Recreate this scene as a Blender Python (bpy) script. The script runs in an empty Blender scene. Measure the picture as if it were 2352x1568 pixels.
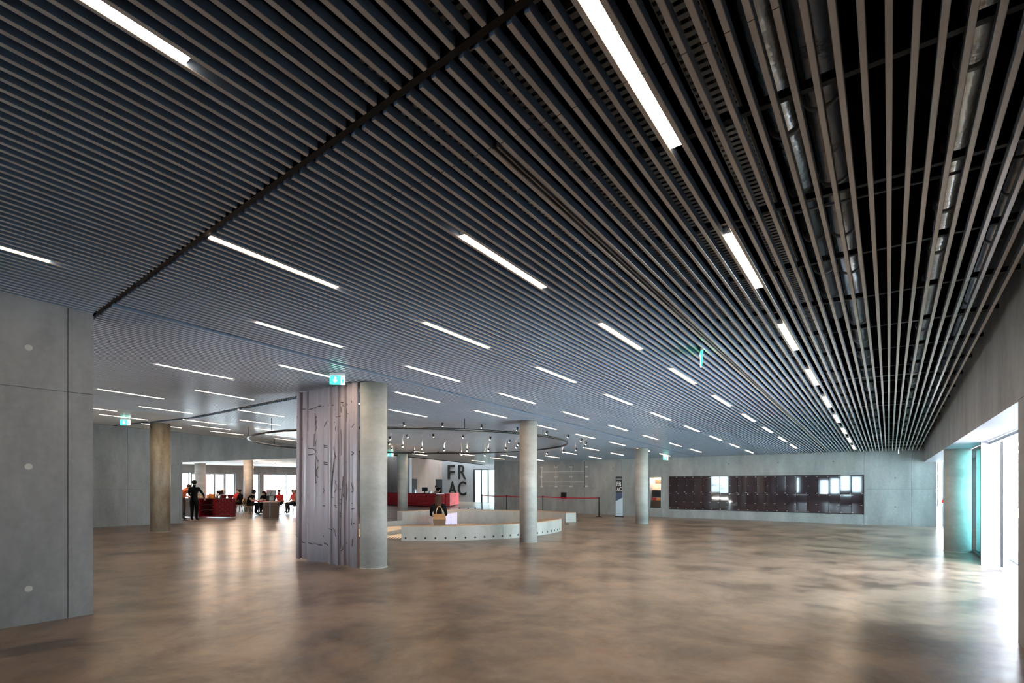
import bpy, bmesh, math, random
from mathutils import Vector, Matrix
random.seed(7)
PI = math.pi

# ------------------------------------------------------------------ camera, world, exposure
# world frame: x = b (to the right of the slats), y = a (along the slats), z up; camera stands at the origin
sc = bpy.context.scene
EYE = 1.65
FPX = 1186.64
YAW = math.atan2(0.58950152, 0.80776727)
cam = bpy.data.cameras.new('camera'); cam.sensor_width = 36.0; cam.lens = 36.0 * FPX / 2352
cam.shift_y = (1112 - 784) / 2352.0; cam.clip_start = 0.05; cam.clip_end = 300
camo = bpy.data.objects.new('camera', cam); sc.collection.objects.link(camo)
camo.location = (0, 0, EYE); camo.rotation_euler = (PI / 2, 0, YAW)
sc.camera = camo
vs = sc.view_settings
vs.view_transform = 'Standard'; vs.look = 'None'; vs.gamma = 1.0; vs.use_curve_mapping = False
vs.exposure = 1.95
try:
    sc.cycles.max_bounces = 6; sc.cycles.diffuse_bounces = 4; sc.cycles.glossy_bounces = 3; sc.cycles.adaptive_threshold = 0.02
    sc.cycles.transparent_max_bounces = 10; sc.cycles.caustics_reflective = True; sc.cycles.caustics_refractive = False
    sc.cycles.sample_clamp_indirect = 4.0; sc.cycles.use_denoising = True
except Exception:
    pass
W = bpy.data.worlds.new('world'); sc.world = W; W.use_nodes = True
_bg = W.node_tree.nodes['Background']
_bg.inputs[0].default_value = (0.70, 0.87, 1.0, 1); _bg.inputs[1].default_value = 6.5

LAMP_WARM = (1.0, 0.74, 0.52)
sun = bpy.data.lights.new('sun', 'SUN'); sun.energy = 180.0; sun.angle = 0.01; sun.color = (1.0, 0.95, 0.88)
suno = bpy.data.objects.new('sun', sun); sc.collection.objects.link(suno)
suno.rotation_euler = Vector((0.25, 0.78, -0.57)).to_track_quat('-Z', 'Y').to_euler()

def portal(loc, rot, sx, sy):
    l = bpy.data.lights.new('window_portal', 'AREA'); l.shape = 'RECTANGLE'; l.size = sx; l.size_y = sy
    l.cycles.is_portal = True
    o = bpy.data.objects.new('window_portal', l); sc.collection.objects.link(o); o.location = loc; o.rotation_euler = rot

portal((1.75, 16.5, 1.3), (0, PI / 2, 0), 2.6, 18)           # entrance glazing on the right
portal((-41.2, 19, 1.3), (0, -PI / 2, 0), 2.6, 26)           # cafe facade
portal((-30.5, 36.3, 7.6), (0, 0, 0), 11, 1.3)                   # atrium skylight
portal((-13.6, -5.2, 2.1), (PI / 2, 0, 0), 4.4, 2.7)         # glazing of the side hall

# ------------------------------------------------------------------ helpers
COL = sc.collection
def zc(a, b=0.0):
    """underside of the slatted ceiling, which falls away from the camera"""
    return 3.90 - 0.0355 * a + max(0.0, -b - 17.0) * 0.04

_D1 = (0.58950152, 0.80776727)
def ona(x, y, a):
    """photo pixel -> (b, z) on the upright plane y = a"""
    t = (x - 1176.0) / FPX
    Z = a / (t * _D1[0] + _D1[1])
    return Z * (t * _D1[1] - _D1[0]), EYE + (1112.0 - y) / FPX * Z

class MB:
    def __init__(s): s.v = []; s.f = []; s.sm = []
    def add(s, vs, fs, smooth=False):
        n = len(s.v); s.v += [tuple(v) for v in vs]
        s.f += [tuple(i + n for i in f) for f in fs]; s.sm += [smooth] * len(fs)
        return s
    def box(s, x0, x1, y0, y1, z0, z1):
        return s.add([(x0,y0,z0),(x1,y0,z0),(x1,y1,z0),(x0,y1,z0),(x0,y0,z1),(x1,y0,z1),(x1,y1,z1),(x0,y1,z1)],
                     [(3,2,1,0),(4,5,6,7),(0,1,5,4),(1,2,6,5),(2,3,7,6),(3,0,4,7)])
    def bbox(s, x0, x1, y0, y1, z0, z1, r=0.01):
        """box with chamfered upright and top edges"""
        def ring(i, z): return [(x0+i,y0,z),(x1-i,y0,z),(x1,y0+i,z),(x1,y1-i,z),(x1-i,y1,z),(x0+i,y1,z),(x0,y1-i,z),(x0,y0+i,z)]
        def ring2(i, z): return [(x0+r+i,y0+i,z),(x1-r-i,y0+i,z),(x1-i,y0+r+i,z),(x1-i,y1-r-i,z),(x1-r-i,y1-i,z),(x0+r+i,y1-i,z),(x0+i,y1-r-i,z),(x0+i,y0+r+i,z)]
        V = ring2(0, z0) + ring2(0, z1 - r) + ring2(r * .8, z1)
        F = [tuple(range(7,-1,-1)), tuple(range(16,24))]
        for k in range(2):
            for i in range(8): F.append((k*8+i, k*8+(i+1)%8, k*8+8+(i+1)%8, k*8+8+i))
        return s.add(V, F)
    def hexa(s, p): # 8 points, bottom 4 ccw then top 4
        return s.add(p, [(3,2,1,0),(4,5,6,7),(0,1,5,4),(1,2,6,5),(2,3,7,6),(3,0,4,7)])
    def prism(s, poly, z0, z1):
        n = len(poly); V = [(x,y,z0) for x,y in poly] + [(x,y,z1) for x,y in poly]
        F = [tuple(range(n-1,-1,-1)), tuple(range(n,2*n))] + [(i,(i+1)%n,n+(i+1)%n,n+i) for i in range(n)]
        return s.add(V, F)
    def lathe(s, prof, n=24, cx=0, cy=0, smooth=True):
        V = []; F = []
        for r, z in prof:
            for i in range(n): V.append((cx + r*math.cos(2*PI*i/n), cy + r*math.sin(2*PI*i/n), z))
        for k in range(len(prof)-1):
            for i in range(n): F.append((k*n+i, k*n+(i+1)%n, (k+1)*n+(i+1)%n, (k+1)*n+i))
        s.add(V, F, smooth)
        m = len(s.v) - len(V)
        if prof[0][0] > 1e-4: s.f.append(tuple(m+i for i in range(n-1,-1,-1))); s.sm.append(False)
        if prof[-1][0] > 1e-4: s.f.append(tuple(m+(len(prof)-1)*n+i for i in range(n))); s.sm.append(False)
        return s
    def tube(s, pts, r, n=8, closed=False):
        pts = [Vector(p) for p in pts]; V = []; F = []; m = len(pts)
        for k in range(m):
            if closed: t = pts[(k+1)%m] - pts[k-1]
            else: t = pts[min(k+1,m-1)] - pts[max(k-1,0)]
            t.normalize()
            u = t.cross(Vector((0,0,1)))
            if u.length < 1e-3: u = t.cross(Vector((1,0,0)))
            u.normalize(); w = u.cross(t)
            rr = r[k] if isinstance(r, (list, tuple)) else r
            for i in range(n):
                q = pts[k] + u*rr*math.cos(2*PI*i/n) + w*rr*math.sin(2*PI*i/n); V.append(tuple(q))
        for k in range(m if closed else m-1):
            k2 = (k+1) % m
            for i in range(n): F.append((k*n+i, k*n+(i+1)%n, k2*n+(i+1)%n, k2*n+i))
        if not closed: F += [tuple(range(n-1,-1,-1)), tuple((m-1)*n+i for i in range(n))]
        return s.add(V, F, True)
    def ball(s, c, rx, ry=None, rz=None, n=14, m=9):
        ry = ry or rx; rz = rz or rx; V = [(c[0],c[1],c[2]-rz)]; F = []
        for j in range(1, m):
            t = -PI/2 + PI*j/m
            for i in range(n): V.append((c[0]+rx*math.cos(t)*math.cos(2*PI*i/n), c[1]+ry*math.cos(t)*math.sin(2*PI*i/n), c[2]+rz*math.sin(t)))
        V.append((c[0],c[1],c[2]+rz)); L = len(V)-1
        for i in range(n): F.append((0, 1+(i+1)%n, 1+i))
        for j in range(m-2):
            for i in range(n): F.append((1+j*n+i, 1+j*n+(i+1)%n, 1+(j+1)*n+(i+1)%n, 1+(j+1)*n+i))
        for i in range(n): F.append((L, 1+(m-2)*n+i, 1+(m-2)*n+(i+1)%n))
        return s.add(V, F, True)
    def mesh(s, name):
        me = bpy.data.meshes.new(name); me.from_pydata(s.v, [], s.f)
        me.polygons.foreach_set('use_smooth', s.sm); me.update(); return me
    def build(s, name, mat, parent=None):
        me = s.mesh(name); me.materials.append(mat)
        return link(name, me, parent)

def link(name, me, parent=None, loc=None):
    o = bpy.data.objects.new(name, me); COL.objects.link(o)
    if parent is not None: o.parent = parent
    if loc is not None: o.location = loc
    return o
def tag(o, label, cat, group=None):
    o['label'] = label; o['category'] = cat
    if group: o['group'] = group
    return o
def thing(name, label, cat, loc=(0,0,0), rz=0.0, group=None):
    o = bpy.data.objects.new(name, None); COL.objects.link(o); o.empty_display_size = 0.1
    o.location = loc; o.rotation_euler = (0, 0, rz); return tag(o, label, cat, group)
def struct(o): o['kind'] = 'structure'; return o
def copy_tree(o, parent=None):
    c = o.copy(); COL.objects.link(c); c.parent = parent
    for ch in list(o.children): copy_tree(ch, c)
    return c

# ------------------------------------------------------------------ materials
def nodes(name):
    m = bpy.data.materials.new(name); m.use_nodes = True
    nt = m.node_tree; p = nt.nodes['Principled BSDF']; return m, nt, p
def plain(name, col, rough=0.6, metal=0.0, var=0.12, scale=6.0, spec=0.5, bump=0.0):
    """solid colour with a light procedural mottling"""
    m, nt, p = nodes(name); N = nt.nodes; L = nt.links
    g = N.new('ShaderNodeNewGeometry'); t = N.new('ShaderNodeTexNoise'); t.inputs['Scale'].default_value = scale; t.inputs['Detail'].default_value = 3
    L.new(g.outputs['Position'], t.inputs['Vector'])
    r = N.new('ShaderNodeMix'); r.data_type = 'RGBA'
    r.inputs[6].default_value = tuple(c*(1-var) for c in col) + (1,); r.inputs[7].default_value = tuple(min(1,c*(1+var)) for c in col) + (1,)
    L.new(t.outputs['Fac'], r.inputs[0]); L.new(r.outputs[2], p.inputs['Base Color'])
    p.inputs['Roughness'].default_value = rough; p.inputs['Metallic'].default_value = metal; p.inputs['Specular IOR Level'].default_value = spec
    if bump:
        b = N.new('ShaderNodeBump'); b.inputs['Strength'].default_value = bump; b.inputs['Distance'].default_value = 0.01
        L.new(t.outputs['Fac'], b.inputs['Height']); L.new(b.outputs['Normal'], p.inputs['Normal'])
    return m
def concrete(name, lo, hi, rough=0.7, sx=1.0, sz=0.35, scale=1.4):
    m, nt, p = nodes(name); N = nt.nodes; L = nt.links
    g = N.new('ShaderNodeNewGeometry'); mp = N.new('ShaderNodeMapping'); mp.inputs['Scale'].default_value = (sx, sx, sz)
    L.new(g.outputs['Position'], mp.inputs['Vector'])
    t1 = N.new('ShaderNodeTexNoise'); t1.inputs['Scale'].default_value = scale; t1.inputs['Detail'].default_value = 6; t1.inputs['Roughness'].default_value = 0.62
    L.new(mp.outputs[0], t1.inputs['Vector'])
    t2 = N.new('ShaderNodeTexNoise'); t2.inputs['Scale'].default_value = 14; t2.inputs['Detail'].default_value = 4
    L.new(g.outputs['Position'], t2.inputs['Vector'])
    a = N.new('ShaderNodeMath'); a.operation = 'MULTIPLY_ADD'; a.inputs[1].default_value = 0.25
    L.new(t2.outputs['Fac'], a.inputs[0]); L.new(t1.outputs['Fac'], a.inputs[2])
    cr = N.new('ShaderNodeValToRGB'); cr.color_ramp.elements[0].position = 0.42; cr.color_ramp.elements[1].position = 0.82
    cr.color_ramp.elements[0].color = lo + (1,); cr.color_ramp.elements[1].color = hi + (1,)
    L.new(a.outputs[0], cr.inputs[0]); L.new(cr.outputs[0], p.inputs['Base Color'])
    p.inputs['Roughness'].default_value = rough
    b = N.new('ShaderNodeBump'); b.inputs['Strength'].default_value = 0.25; b.inputs['Distance'].default_value = 0.004
    L.new(a.outputs[0], b.inputs['Height']); L.new(b.outputs['Normal'], p.inputs['Normal'])
    return m
def emis(name, col, s):
    m, nt, p = nodes(name); p.inputs['Base Color'].default_value = col + (1,)
    p.inputs['Emission Color'].default_value = col + (1,); p.inputs['Emission Strength'].default_value = s; return m
def glass(name, tint, gloss=0.08):
    m = bpy.data.materials.new(name); m.use_nodes = True; nt = m.node_tree; N = nt.nodes; L = nt.links
    N.remove(N['Principled BSDF']); out = N['Material Output']
    t = N.new('ShaderNodeBsdfTransparent'); t.inputs[0].default_value = tint + (1,)
    gl = N.new('ShaderNodeBsdfGlossy'); gl.inputs['Roughness'].default_value = 0.03; gl.inputs[0].default_value = (0.9, 0.97, 0.97, 1)
    fr = N.new('ShaderNodeFresnel'); fr.inputs[0].default_value = 1.45
    mx = N.new('ShaderNodeMixShader'); L.new(fr.outputs[0], mx.inputs[0]); L.new(t.outputs[0], mx.inputs[1]); L.new(gl.outputs[0], mx.inputs[2])
    L.new(mx.outputs[0], out.inputs[0]); return m

def floor_material():
    m, nt, p = nodes('polished_concrete'); N = nt.nodes; L = nt.links
    g = N.new('ShaderNodeNewGeometry')
    t1 = N.new('ShaderNodeTexNoise'); t1.inputs['Scale'].default_value = 0.8; t1.inputs['Detail'].default_value = 9; t1.inputs['Roughness'].default_value = 0.68; t1.inputs['Distortion'].default_value = 0.3
    t2 = N.new('ShaderNodeTexNoise'); t2.inputs['Scale'].default_value = 3.5; t2.inputs['Detail'].default_value = 5; t2.inputs['Roughness'].default_value = 0.55
    t3 = N.new('ShaderNodeTexNoise'); t3.inputs['Scale'].default_value = 0.8; t3.inputs['Detail'].default_value = 0
    for t in (t1, t2, t3): L.new(g.outputs['Position'], t.inputs['Vector'])
    a = N.new('ShaderNodeMath'); a.operation = 'MULTIPLY_ADD'; a.inputs[1].default_value = 0.36
    L.new(t2.outputs['Fac'], a.inputs[0]); L.new(t1.outputs['Fac'], a.inputs[2])
    cr = N.new('ShaderNodeValToRGB'); E = cr.color_ramp.elements
    E[0].position = 0.56; E[0].color = (0.074, 0.049, 0.034, 1); E[1].position = 0.76; E[1].color = (0.285, 0.207, 0.150, 1)
    L.new(a.outputs[0], cr.inputs[0]); L.new(cr.outputs[0], p.inputs['Base Color'])
    rr = N.new('ShaderNodeMapRange'); rr.inputs[1].default_value = 0.3; rr.inputs[2].default_value = 0.75; rr.inputs[3].default_value = 0.28; rr.inputs[4].default_value = 0.33
    L.new(t2.outputs['Fac'], rr.inputs[0]); L.new(rr.outputs[0], p.inputs['Roughness'])
    b = N.new('ShaderNodeBump'); b.inputs['Strength'].default_value = 0.10; b.inputs['Distance'].default_value = 0.010
    L.new(t3.outputs['Fac'], b.inputs['Height']); L.new(b.outputs['Normal'], p.inputs['Normal'])
    sp = N.new('ShaderNodeMapRange'); sp.inputs[1].default_value = 0.35; sp.inputs[2].default_value = 0.65; sp.inputs[3].default_value = 1.0; sp.inputs[4].default_value = 0.3
    L.new(t2.outputs['Fac'], sp.inputs[0]); L.new(sp.outputs[0], p.inputs['Specular IOR Level'])
    return m
def slat_material():
    m, nt, p = nodes('slat_lacquer'); N = nt.nodes; L = nt.links
    g = N.new('ShaderNodeNewGeometry'); mp = N.new('ShaderNodeMapping'); mp.inputs['Scale'].default_value = (40, 1.2, 40)
    L.new(g.outputs['Position'], mp.inputs['Vector'])
    t = N.new('ShaderNodeTexNoise'); t.inputs['Scale'].default_value = 1.0; t.inputs['Detail'].default_value = 4
    L.new(mp.outputs[0], t.inputs['Vector'])
    cr = N.new('ShaderNodeValToRGB'); E = cr.color_ramp.elements
    E[0].position = 0.3; E[0].color = (0.52, 0.455, 0.40, 1); E[1].position = 0.75; E[1].color = (0.66, 0.585, 0.52, 1)
    L.new(t.outputs['Fac'], cr.inputs[0])
    # butt joints of the slats every 4.2 m along the run
    sx = N.new('ShaderNodeSeparateXYZ'); L.new(g.outputs['Position'], sx.inputs[0])
    s1 = N.new('ShaderNodeMath'); s1.operation = 'SUBTRACT'; s1.inputs[1].default_value = 2.6; L.new(sx.outputs[1], s1.inputs[0])
    s2 = N.new('ShaderNodeMath'); s2.operation = 'PINGPONG'; s2.inputs[1].default_value = 2.1; L.new(s1.outputs[0], s2.inputs[0])
    s3 = N.new('ShaderNodeMath'); s3.operation = 'GREATER_THAN'; s3.inputs[1].default_value = 0.0025; L.new(s2.outputs[0], s3.inputs[0])
    mx = N.new('ShaderNodeMix'); mx.data_type = 'RGBA'; mx.inputs[6].default_value = (0.03, 0.03, 0.03, 1)
    L.new(s3.outputs[0], mx.inputs[0]); L.new(cr.outputs[0], mx.inputs[7]); L.new(mx.outputs[2], p.inputs['Base Color'])
    p.inputs['Roughness'].default_value = 0.20; p.inputs['Specular IOR Level'].default_value = 0.8
    return m
def tile_material():
    m, nt, p = nodes('red_glazed_tile'); N = nt.nodes; L = nt.links
    tc = N.new('ShaderNodeTexCoord'); sp = N.new('ShaderNodeSeparateXYZ'); L.new(tc.outputs['Object'], sp.inputs[0])
    ad = N.new('ShaderNodeMath'); ad.operation = 'ADD'; L.new(sp.outputs[0], ad.inputs[0]); L.new(sp.outputs[1], ad.inputs[1])
    cb = N.new('ShaderNodeCombineXYZ'); L.new(ad.outputs[0], cb.inputs[0]); L.new(sp.outputs[2], cb.inputs[1])
    br = N.new('ShaderNodeTexBrick'); br.inputs['Scale'].default_value = 1.0; br.inputs['Brick Width'].default_value = 0.22; br.inputs['Row Height'].default_value = 0.115
    br.inputs['Mortar Size'].default_value = 0.006; br.inputs['Color1'].default_value = (0.42, 0.008, 0.016, 1); br.inputs['Color2'].default_value = (0.58, 0.02, 0.03, 1); br.inputs['Mortar'].default_value = (0.42, 0.12, 0.12, 1)
    L.new(cb.outputs[0], br.inputs['Vector']); L.new(br.outputs['Color'], p.inputs['Base Color'])
    p.inputs['Roughness'].default_value = 0.5; p.inputs['Specular IOR Level'].default_value = 0.25
    b = N.new('ShaderNodeBump'); b.inputs['Strength'].default_value = 0.5; b.inputs['Distance'].default_value = 0.004; b.invert = True
    L.new(br.outputs['Fac'], b.inputs['Height']); L.new(b.outputs['Normal'], p.inputs['Normal'])
    return m

M = {}
M['floor'] = floor_material()
M['slat'] = slat_material()
M['slat_side'] = plain('slat_flank_daylight_blue', (0.135, 0.195, 0.285), 0.29, spec=0.9)  # glossy flanks; the blue of daylight falling on them is put into the colour
M['wall'] = concrete('cast_concrete', (0.215, 0.215, 0.214), (0.37, 0.37, 0.366))
M['wall_dark'] = concrete('cast_concrete_core', (0.10, 0.10, 0.10), (0.14, 0.14, 0.14))
M['cafe_wall'] = concrete('cast_concrete_cafe', (0.17, 0.165, 0.165), (0.28, 0.27, 0.27))
M['column'] = concrete('column_concrete', (0.34, 0.32, 0.29), (0.52, 0.49, 0.45), 0.6, 0.8, 2.2, 1.2)
M['column_film'] = concrete('column_in_film', (0.13, 0.09, 0.055), (0.34, 0.26, 0.18), 0.42, 2.2, 0.6, 1.6)
M['bench'] = concrete('bench_concrete', (0.34, 0.32, 0.285), (0.50, 0.47, 0.43), 0.6)
M['oak'] = concrete('light_oak', (0.42, 0.27, 0.17), (0.56, 0.38, 0.25), 0.45, 3.0, 3.0, 2.0)
M['black'] = plain('matt_black', (0.012, 0.011, 0.011), 0.6)
M['plenum'] = plain('plenum_black', (0.0025, 0.0025, 0.0025), 0.95, spec=0.0)
M['carrier'] = plain('carrier_black', (0.005, 0.005, 0.005), 0.5, spec=0.2)
M['duct'] = plain('duct_foil', (0.75, 0.77, 0.78), 0.22, 1.0, 0.2, 9, bump=1.0)
M['tray'] = plain('galvanised_steel', (0.26, 0.27, 0.27), 0.5, 0.8, 0.15, 10)
M['white'] = plain('white_paint', (0.78, 0.77, 0.78), 0.5, var=0.03)
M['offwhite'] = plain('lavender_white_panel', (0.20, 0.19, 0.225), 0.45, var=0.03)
M['curtain'] = None
M['ink'] = plain('drawn_black_line', (0.012, 0.010, 0.012), 0.6)
M['diffuser'] = emis('lit_diffuser', LAMP_WARM, 9.5)
M['spot_on'] = emis('lit_spot_lens', (1.0, 0.76, 0.55), 30.0)
M['metal'] = plain('brushed_steel', (0.45, 0.46, 0.47), 0.35, 0.9)
M['dark_metal'] = plain('dark_steel_frame', (0.03, 0.032, 0.035), 0.4, 0.5)
M['frame_grey'] = plain('grey_window_frame', (0.30, 0.36, 0.39), 0.4, 0.3)
M['locker_glass'] = plain('smoked_locker_glass', (0.030, 0.018, 0.022), 0.04, 0.0, 0.25, 2.0, spec=1.0)
M['locker_frame'] = plain('locker_frame_dark', (0.020, 0.014, 0.017), 0.5)
M['teal_glass'] = glass('teal_glass', (0.42, 0.72, 0.72))
M['pale_teal_glass'] = glass('pale_teal_glass', (0.74, 0.86, 0.87))
M['clear_glass'] = glass('clear_glass', (0.93, 0.97, 0.97))
M['tile'] = tile_material()
M['tile_one'] = plain('red_glaze', (0.15, 0.005, 0.009), 0.15, var=0.25, scale=3)
M['red'] = plain('red_laminate', (0.60, 0.012, 0.014), 0.35)
M['belt'] = plain('red_webbing', (0.50, 0.004, 0.010), 0.6)
M['green'] = emis('lit_exit_green', (0.02, 0.55, 0.38), 1.6)
M['exit_white'] = emis('lit_exit_white', (0.80, 1.0, 0.95), 1.6)
M['exit_mark'] = emis('lit_exit_arrow', (0.85, 1.0, 0.95), 2.5)
M['print_white'] = plain('white_print', (0.72, 0.70, 0.68), 0.6)
M['print_blue'] = plain('slate_blue_print', (0.035, 0.05, 0.10), 0.5)
M['print_pale'] = plain('pale_blue_print', (0.48, 0.54, 0.60), 0.5)
M['acrylic'] = plain('frosted_acrylic', (0.74, 0.70, 0.86), 0.15, var=0.1, scale=4)
M['acrylic_lit'] = emis('lit_acrylic', (0.60, 0.55, 0.90), 0.18)
M['paving'] = concrete('pale_paving', (0.52, 0.52, 0.53), (0.66, 0.66, 0.67), 0.7)
M['mat'] = plain('grey_doormat', (0.06, 0.065, 0.075), 0.9, bump=0.4, scale=60)
M['skin'] = plain('skin', (0.52, 0.30, 0.20), 0.5, var=0.06)
M['hair_brown'] = plain('brown_hair', (0.045, 0.018, 0.010), 0.7, scale=60, var=0.4, spec=0.2)
M['hair_black'] = plain('black_hair', (0.012, 0.009, 0.008), 0.7, scale=60, var=0.4, spec=0.2)
M['hair_blond'] = plain('blond_hair', (0.36, 0.22, 0.10), 0.5, scale=60, var=0.3)
M['cl_black'] = plain('black_cloth', (0.006, 0.0055, 0.0055), 0.9, spec=0.15)
M['cl_orange'] = plain('orange_cloth', (0.55, 0.10, 0.02), 0.8)
M['cl_brown'] = plain('brown_cloth', (0.13, 0.055, 0.022), 0.85)
M['cl_white'] = plain('pale_cloth', (0.62, 0.58, 0.58), 0.8)
M['cl_red'] = plain('red_cloth', (0.55, 0.03, 0.025), 0.8)
M['cl_navy'] = plain('navy_cloth', (0.014, 0.018, 0.035), 0.85)
M['cl_peach'] = plain('peach_cloth', (0.60, 0.34, 0.24), 0.8)
M['shoe'] = plain('dark_shoe', (0.012, 0.010, 0.010), 0.5)
M['leather'] = plain('tan_leather', (0.40, 0.19, 0.07), 0.45, var=0.2, scale=14)
M['leather_dark'] = plain('brown_leather', (0.15, 0.085, 0.050), 0.5, var=0.2, scale=14)
M['strap'] = plain('pale_leather_strap', (0.62, 0.40, 0.22), 0.5)
M['wood_chair'] = plain('bent_plywood', (0.46, 0.23, 0.10), 0.4, scale=12)
M['wood_dark'] = plain('brown_veneer', (0.11, 0.055, 0.032), 0.5, scale=14)
M['paper'] = plain('grey_paper', (0.42, 0.42, 0.40), 0.7)
M['orange'] = plain('orange_packet', (0.75, 0.25, 0.03), 0.5)
M['screen'] = plain('black_screen', (0.010, 0.010, 0.012), 0.2)
M['peach_wall'] = plain('peach_plaster', (0.72, 0.52, 0.42), 0.7)
M['banner'] = plain('red_banner', (0.10, 0.010, 0.012), 0.8)
M['leaf'] = plain('green_leaf', (0.05, 0.16, 0.04), 0.5)
def curtain_material():
    m, nt, p = nodes('curtain_film'); N = nt.nodes; L = nt.links
    p.inputs['Base Color'].default_value = (0.50, 0.43, 0.47, 1); p.inputs['Roughness'].default_value = 0.32
    tr = N.new('ShaderNodeBsdfTranslucent'); tr.inputs[0].default_value = (0.70, 0.60, 0.68, 1)
    mx = N.new('ShaderNodeMixShader'); mx.inputs[0].default_value = 0.22
    L.new(p.outputs[0], mx.inputs[1]); L.new(tr.outputs[0], mx.inputs[2]); L.new(mx.outputs[0], N['Material Output'].inputs[0])
    return m
M['curtain'] = curtain_material()

# ------------------------------------------------------------------ floor with the sunken circle
C0 = (-13.55, 14.25)            # centre of the front bench
CP = (-13.9, 15.0)              # centre of the sunken circle
def r_back(deg): return 4.15 + (165 - deg) / 105.0 * 1.0
def r_front(deg):
    t = math.radians(deg); d = (math.cos(t), math.sin(t)); o = (CP[0]-C0[0], CP[1]-C0[1])
    bq = d[0]*o[0] + d[1]*o[1]; c = o[0]**2 + o[1]**2 - 3.92**2
    return -bq + math.sqrt(bq*bq - c)
def r_hole(deg):
    while deg > 297: deg -= 360
    if -63 <= deg <= 22: return r_front(deg)
    if 22 < deg < 60:
        f = (deg-22)/38.0; f = f*f*(3-2*f); return r_front(22)*(1-f) + r_back(60)*f
    if deg <= 165: return r_back(deg)
    f = (deg-165)/132.0; f = f*f*(3-2*f); return r_back(165)*(1-f) + r_front(297)*f
NH = 96
hole = [(CP[0]+r_hole(-63+360*i/NH)*math.cos(math.radians(-63+360*i/NH)), CP[1]+r_hole(-63+360*i/NH)*math.sin(math.radians(-63+360*i/NH))) for i in range(NH)]
bm = bmesh.new()
outer = [bm.verts.new((x, y, 0)) for x, y in ((-41.6,-10),(1.75,-10),(1.75,42),(-41.6,42))]
inner = [bm.verts.new((x, y, 0)) for x, y in hole]
es = [bm.edges.new((outer[i], outer[(i+1)%4])) for i in range(4)] + [bm.edges.new((inner[i], inner[(i+1)%NH])) for i in range(NH)]
bmesh.ops.triangle_fill(bm, use_beauty=True, use_dissolve=False, edges=es)
low = [bm.verts.new((x, y, -0.22)) for x, y in hole]
for i in range(NH): bm.faces.new((inner[i], inner[(i+1)%NH], low[(i+1)%NH], low[i]))
c2 = [bm.verts.new((CP[0]+2.5*math.cos(math.radians(-63+360*i/NH)), CP[1]+2.5*math.sin(math.radians(-63+360*i/NH)), -0.22)) for i in range(NH)]
for i in range(NH): bm.faces.new((low[i], low[(i+1)%NH], c2[(i+1)%NH], c2[i]))
c3 = [bm.verts.new((v.co.x, v.co.y, -0.38)) for v in c2]
for i in range(NH): bm.faces.new((c2[i], c2[(i+1)%NH], c3[(i+1)%NH], c3[i]))
bm.faces.new(c3)
bmesh.ops.recalc_face_normals(bm, faces=bm.faces)
for f in bm.faces:
    if abs(f.normal.z) > 0.9 and f.normal.z < 0: f.normal_flip()
me = bpy.data.meshes.new('floor'); bm.to_mesh(me); bm.free()
me.materials.append(M['floor']); me.materials.append(M['bench'])
for p in me.polygons:
    if p.center.z < -0.05: p.material_index = 1
floor = struct(link('floor', me))

# tactile paving studs at the two openings of the circle
def studs(n, m, at, d1, d2):
    mb = MB()
    for i in range(n):
        for j in range(m):
            x = at[0]+d1[0]*i+d2[0]*j; y = at[1]+d1[1]*i+d2[1]*j
            mb.lathe([(0.022,0.0),(0.018,0.008),(0.0001,0.009)], 8, x, y)
    o = mb.build('tactile_studs', M['dark_metal'], floor); o['kind'] = 'stuff'
studs(14, 6, (-12.75, 9.95), (0.075, 0.055), (-0.05, 0.07))
studs(10, 4, (-19.6, 16.3), (0.06, 0.10), (-0.09, 0.05))

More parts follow.
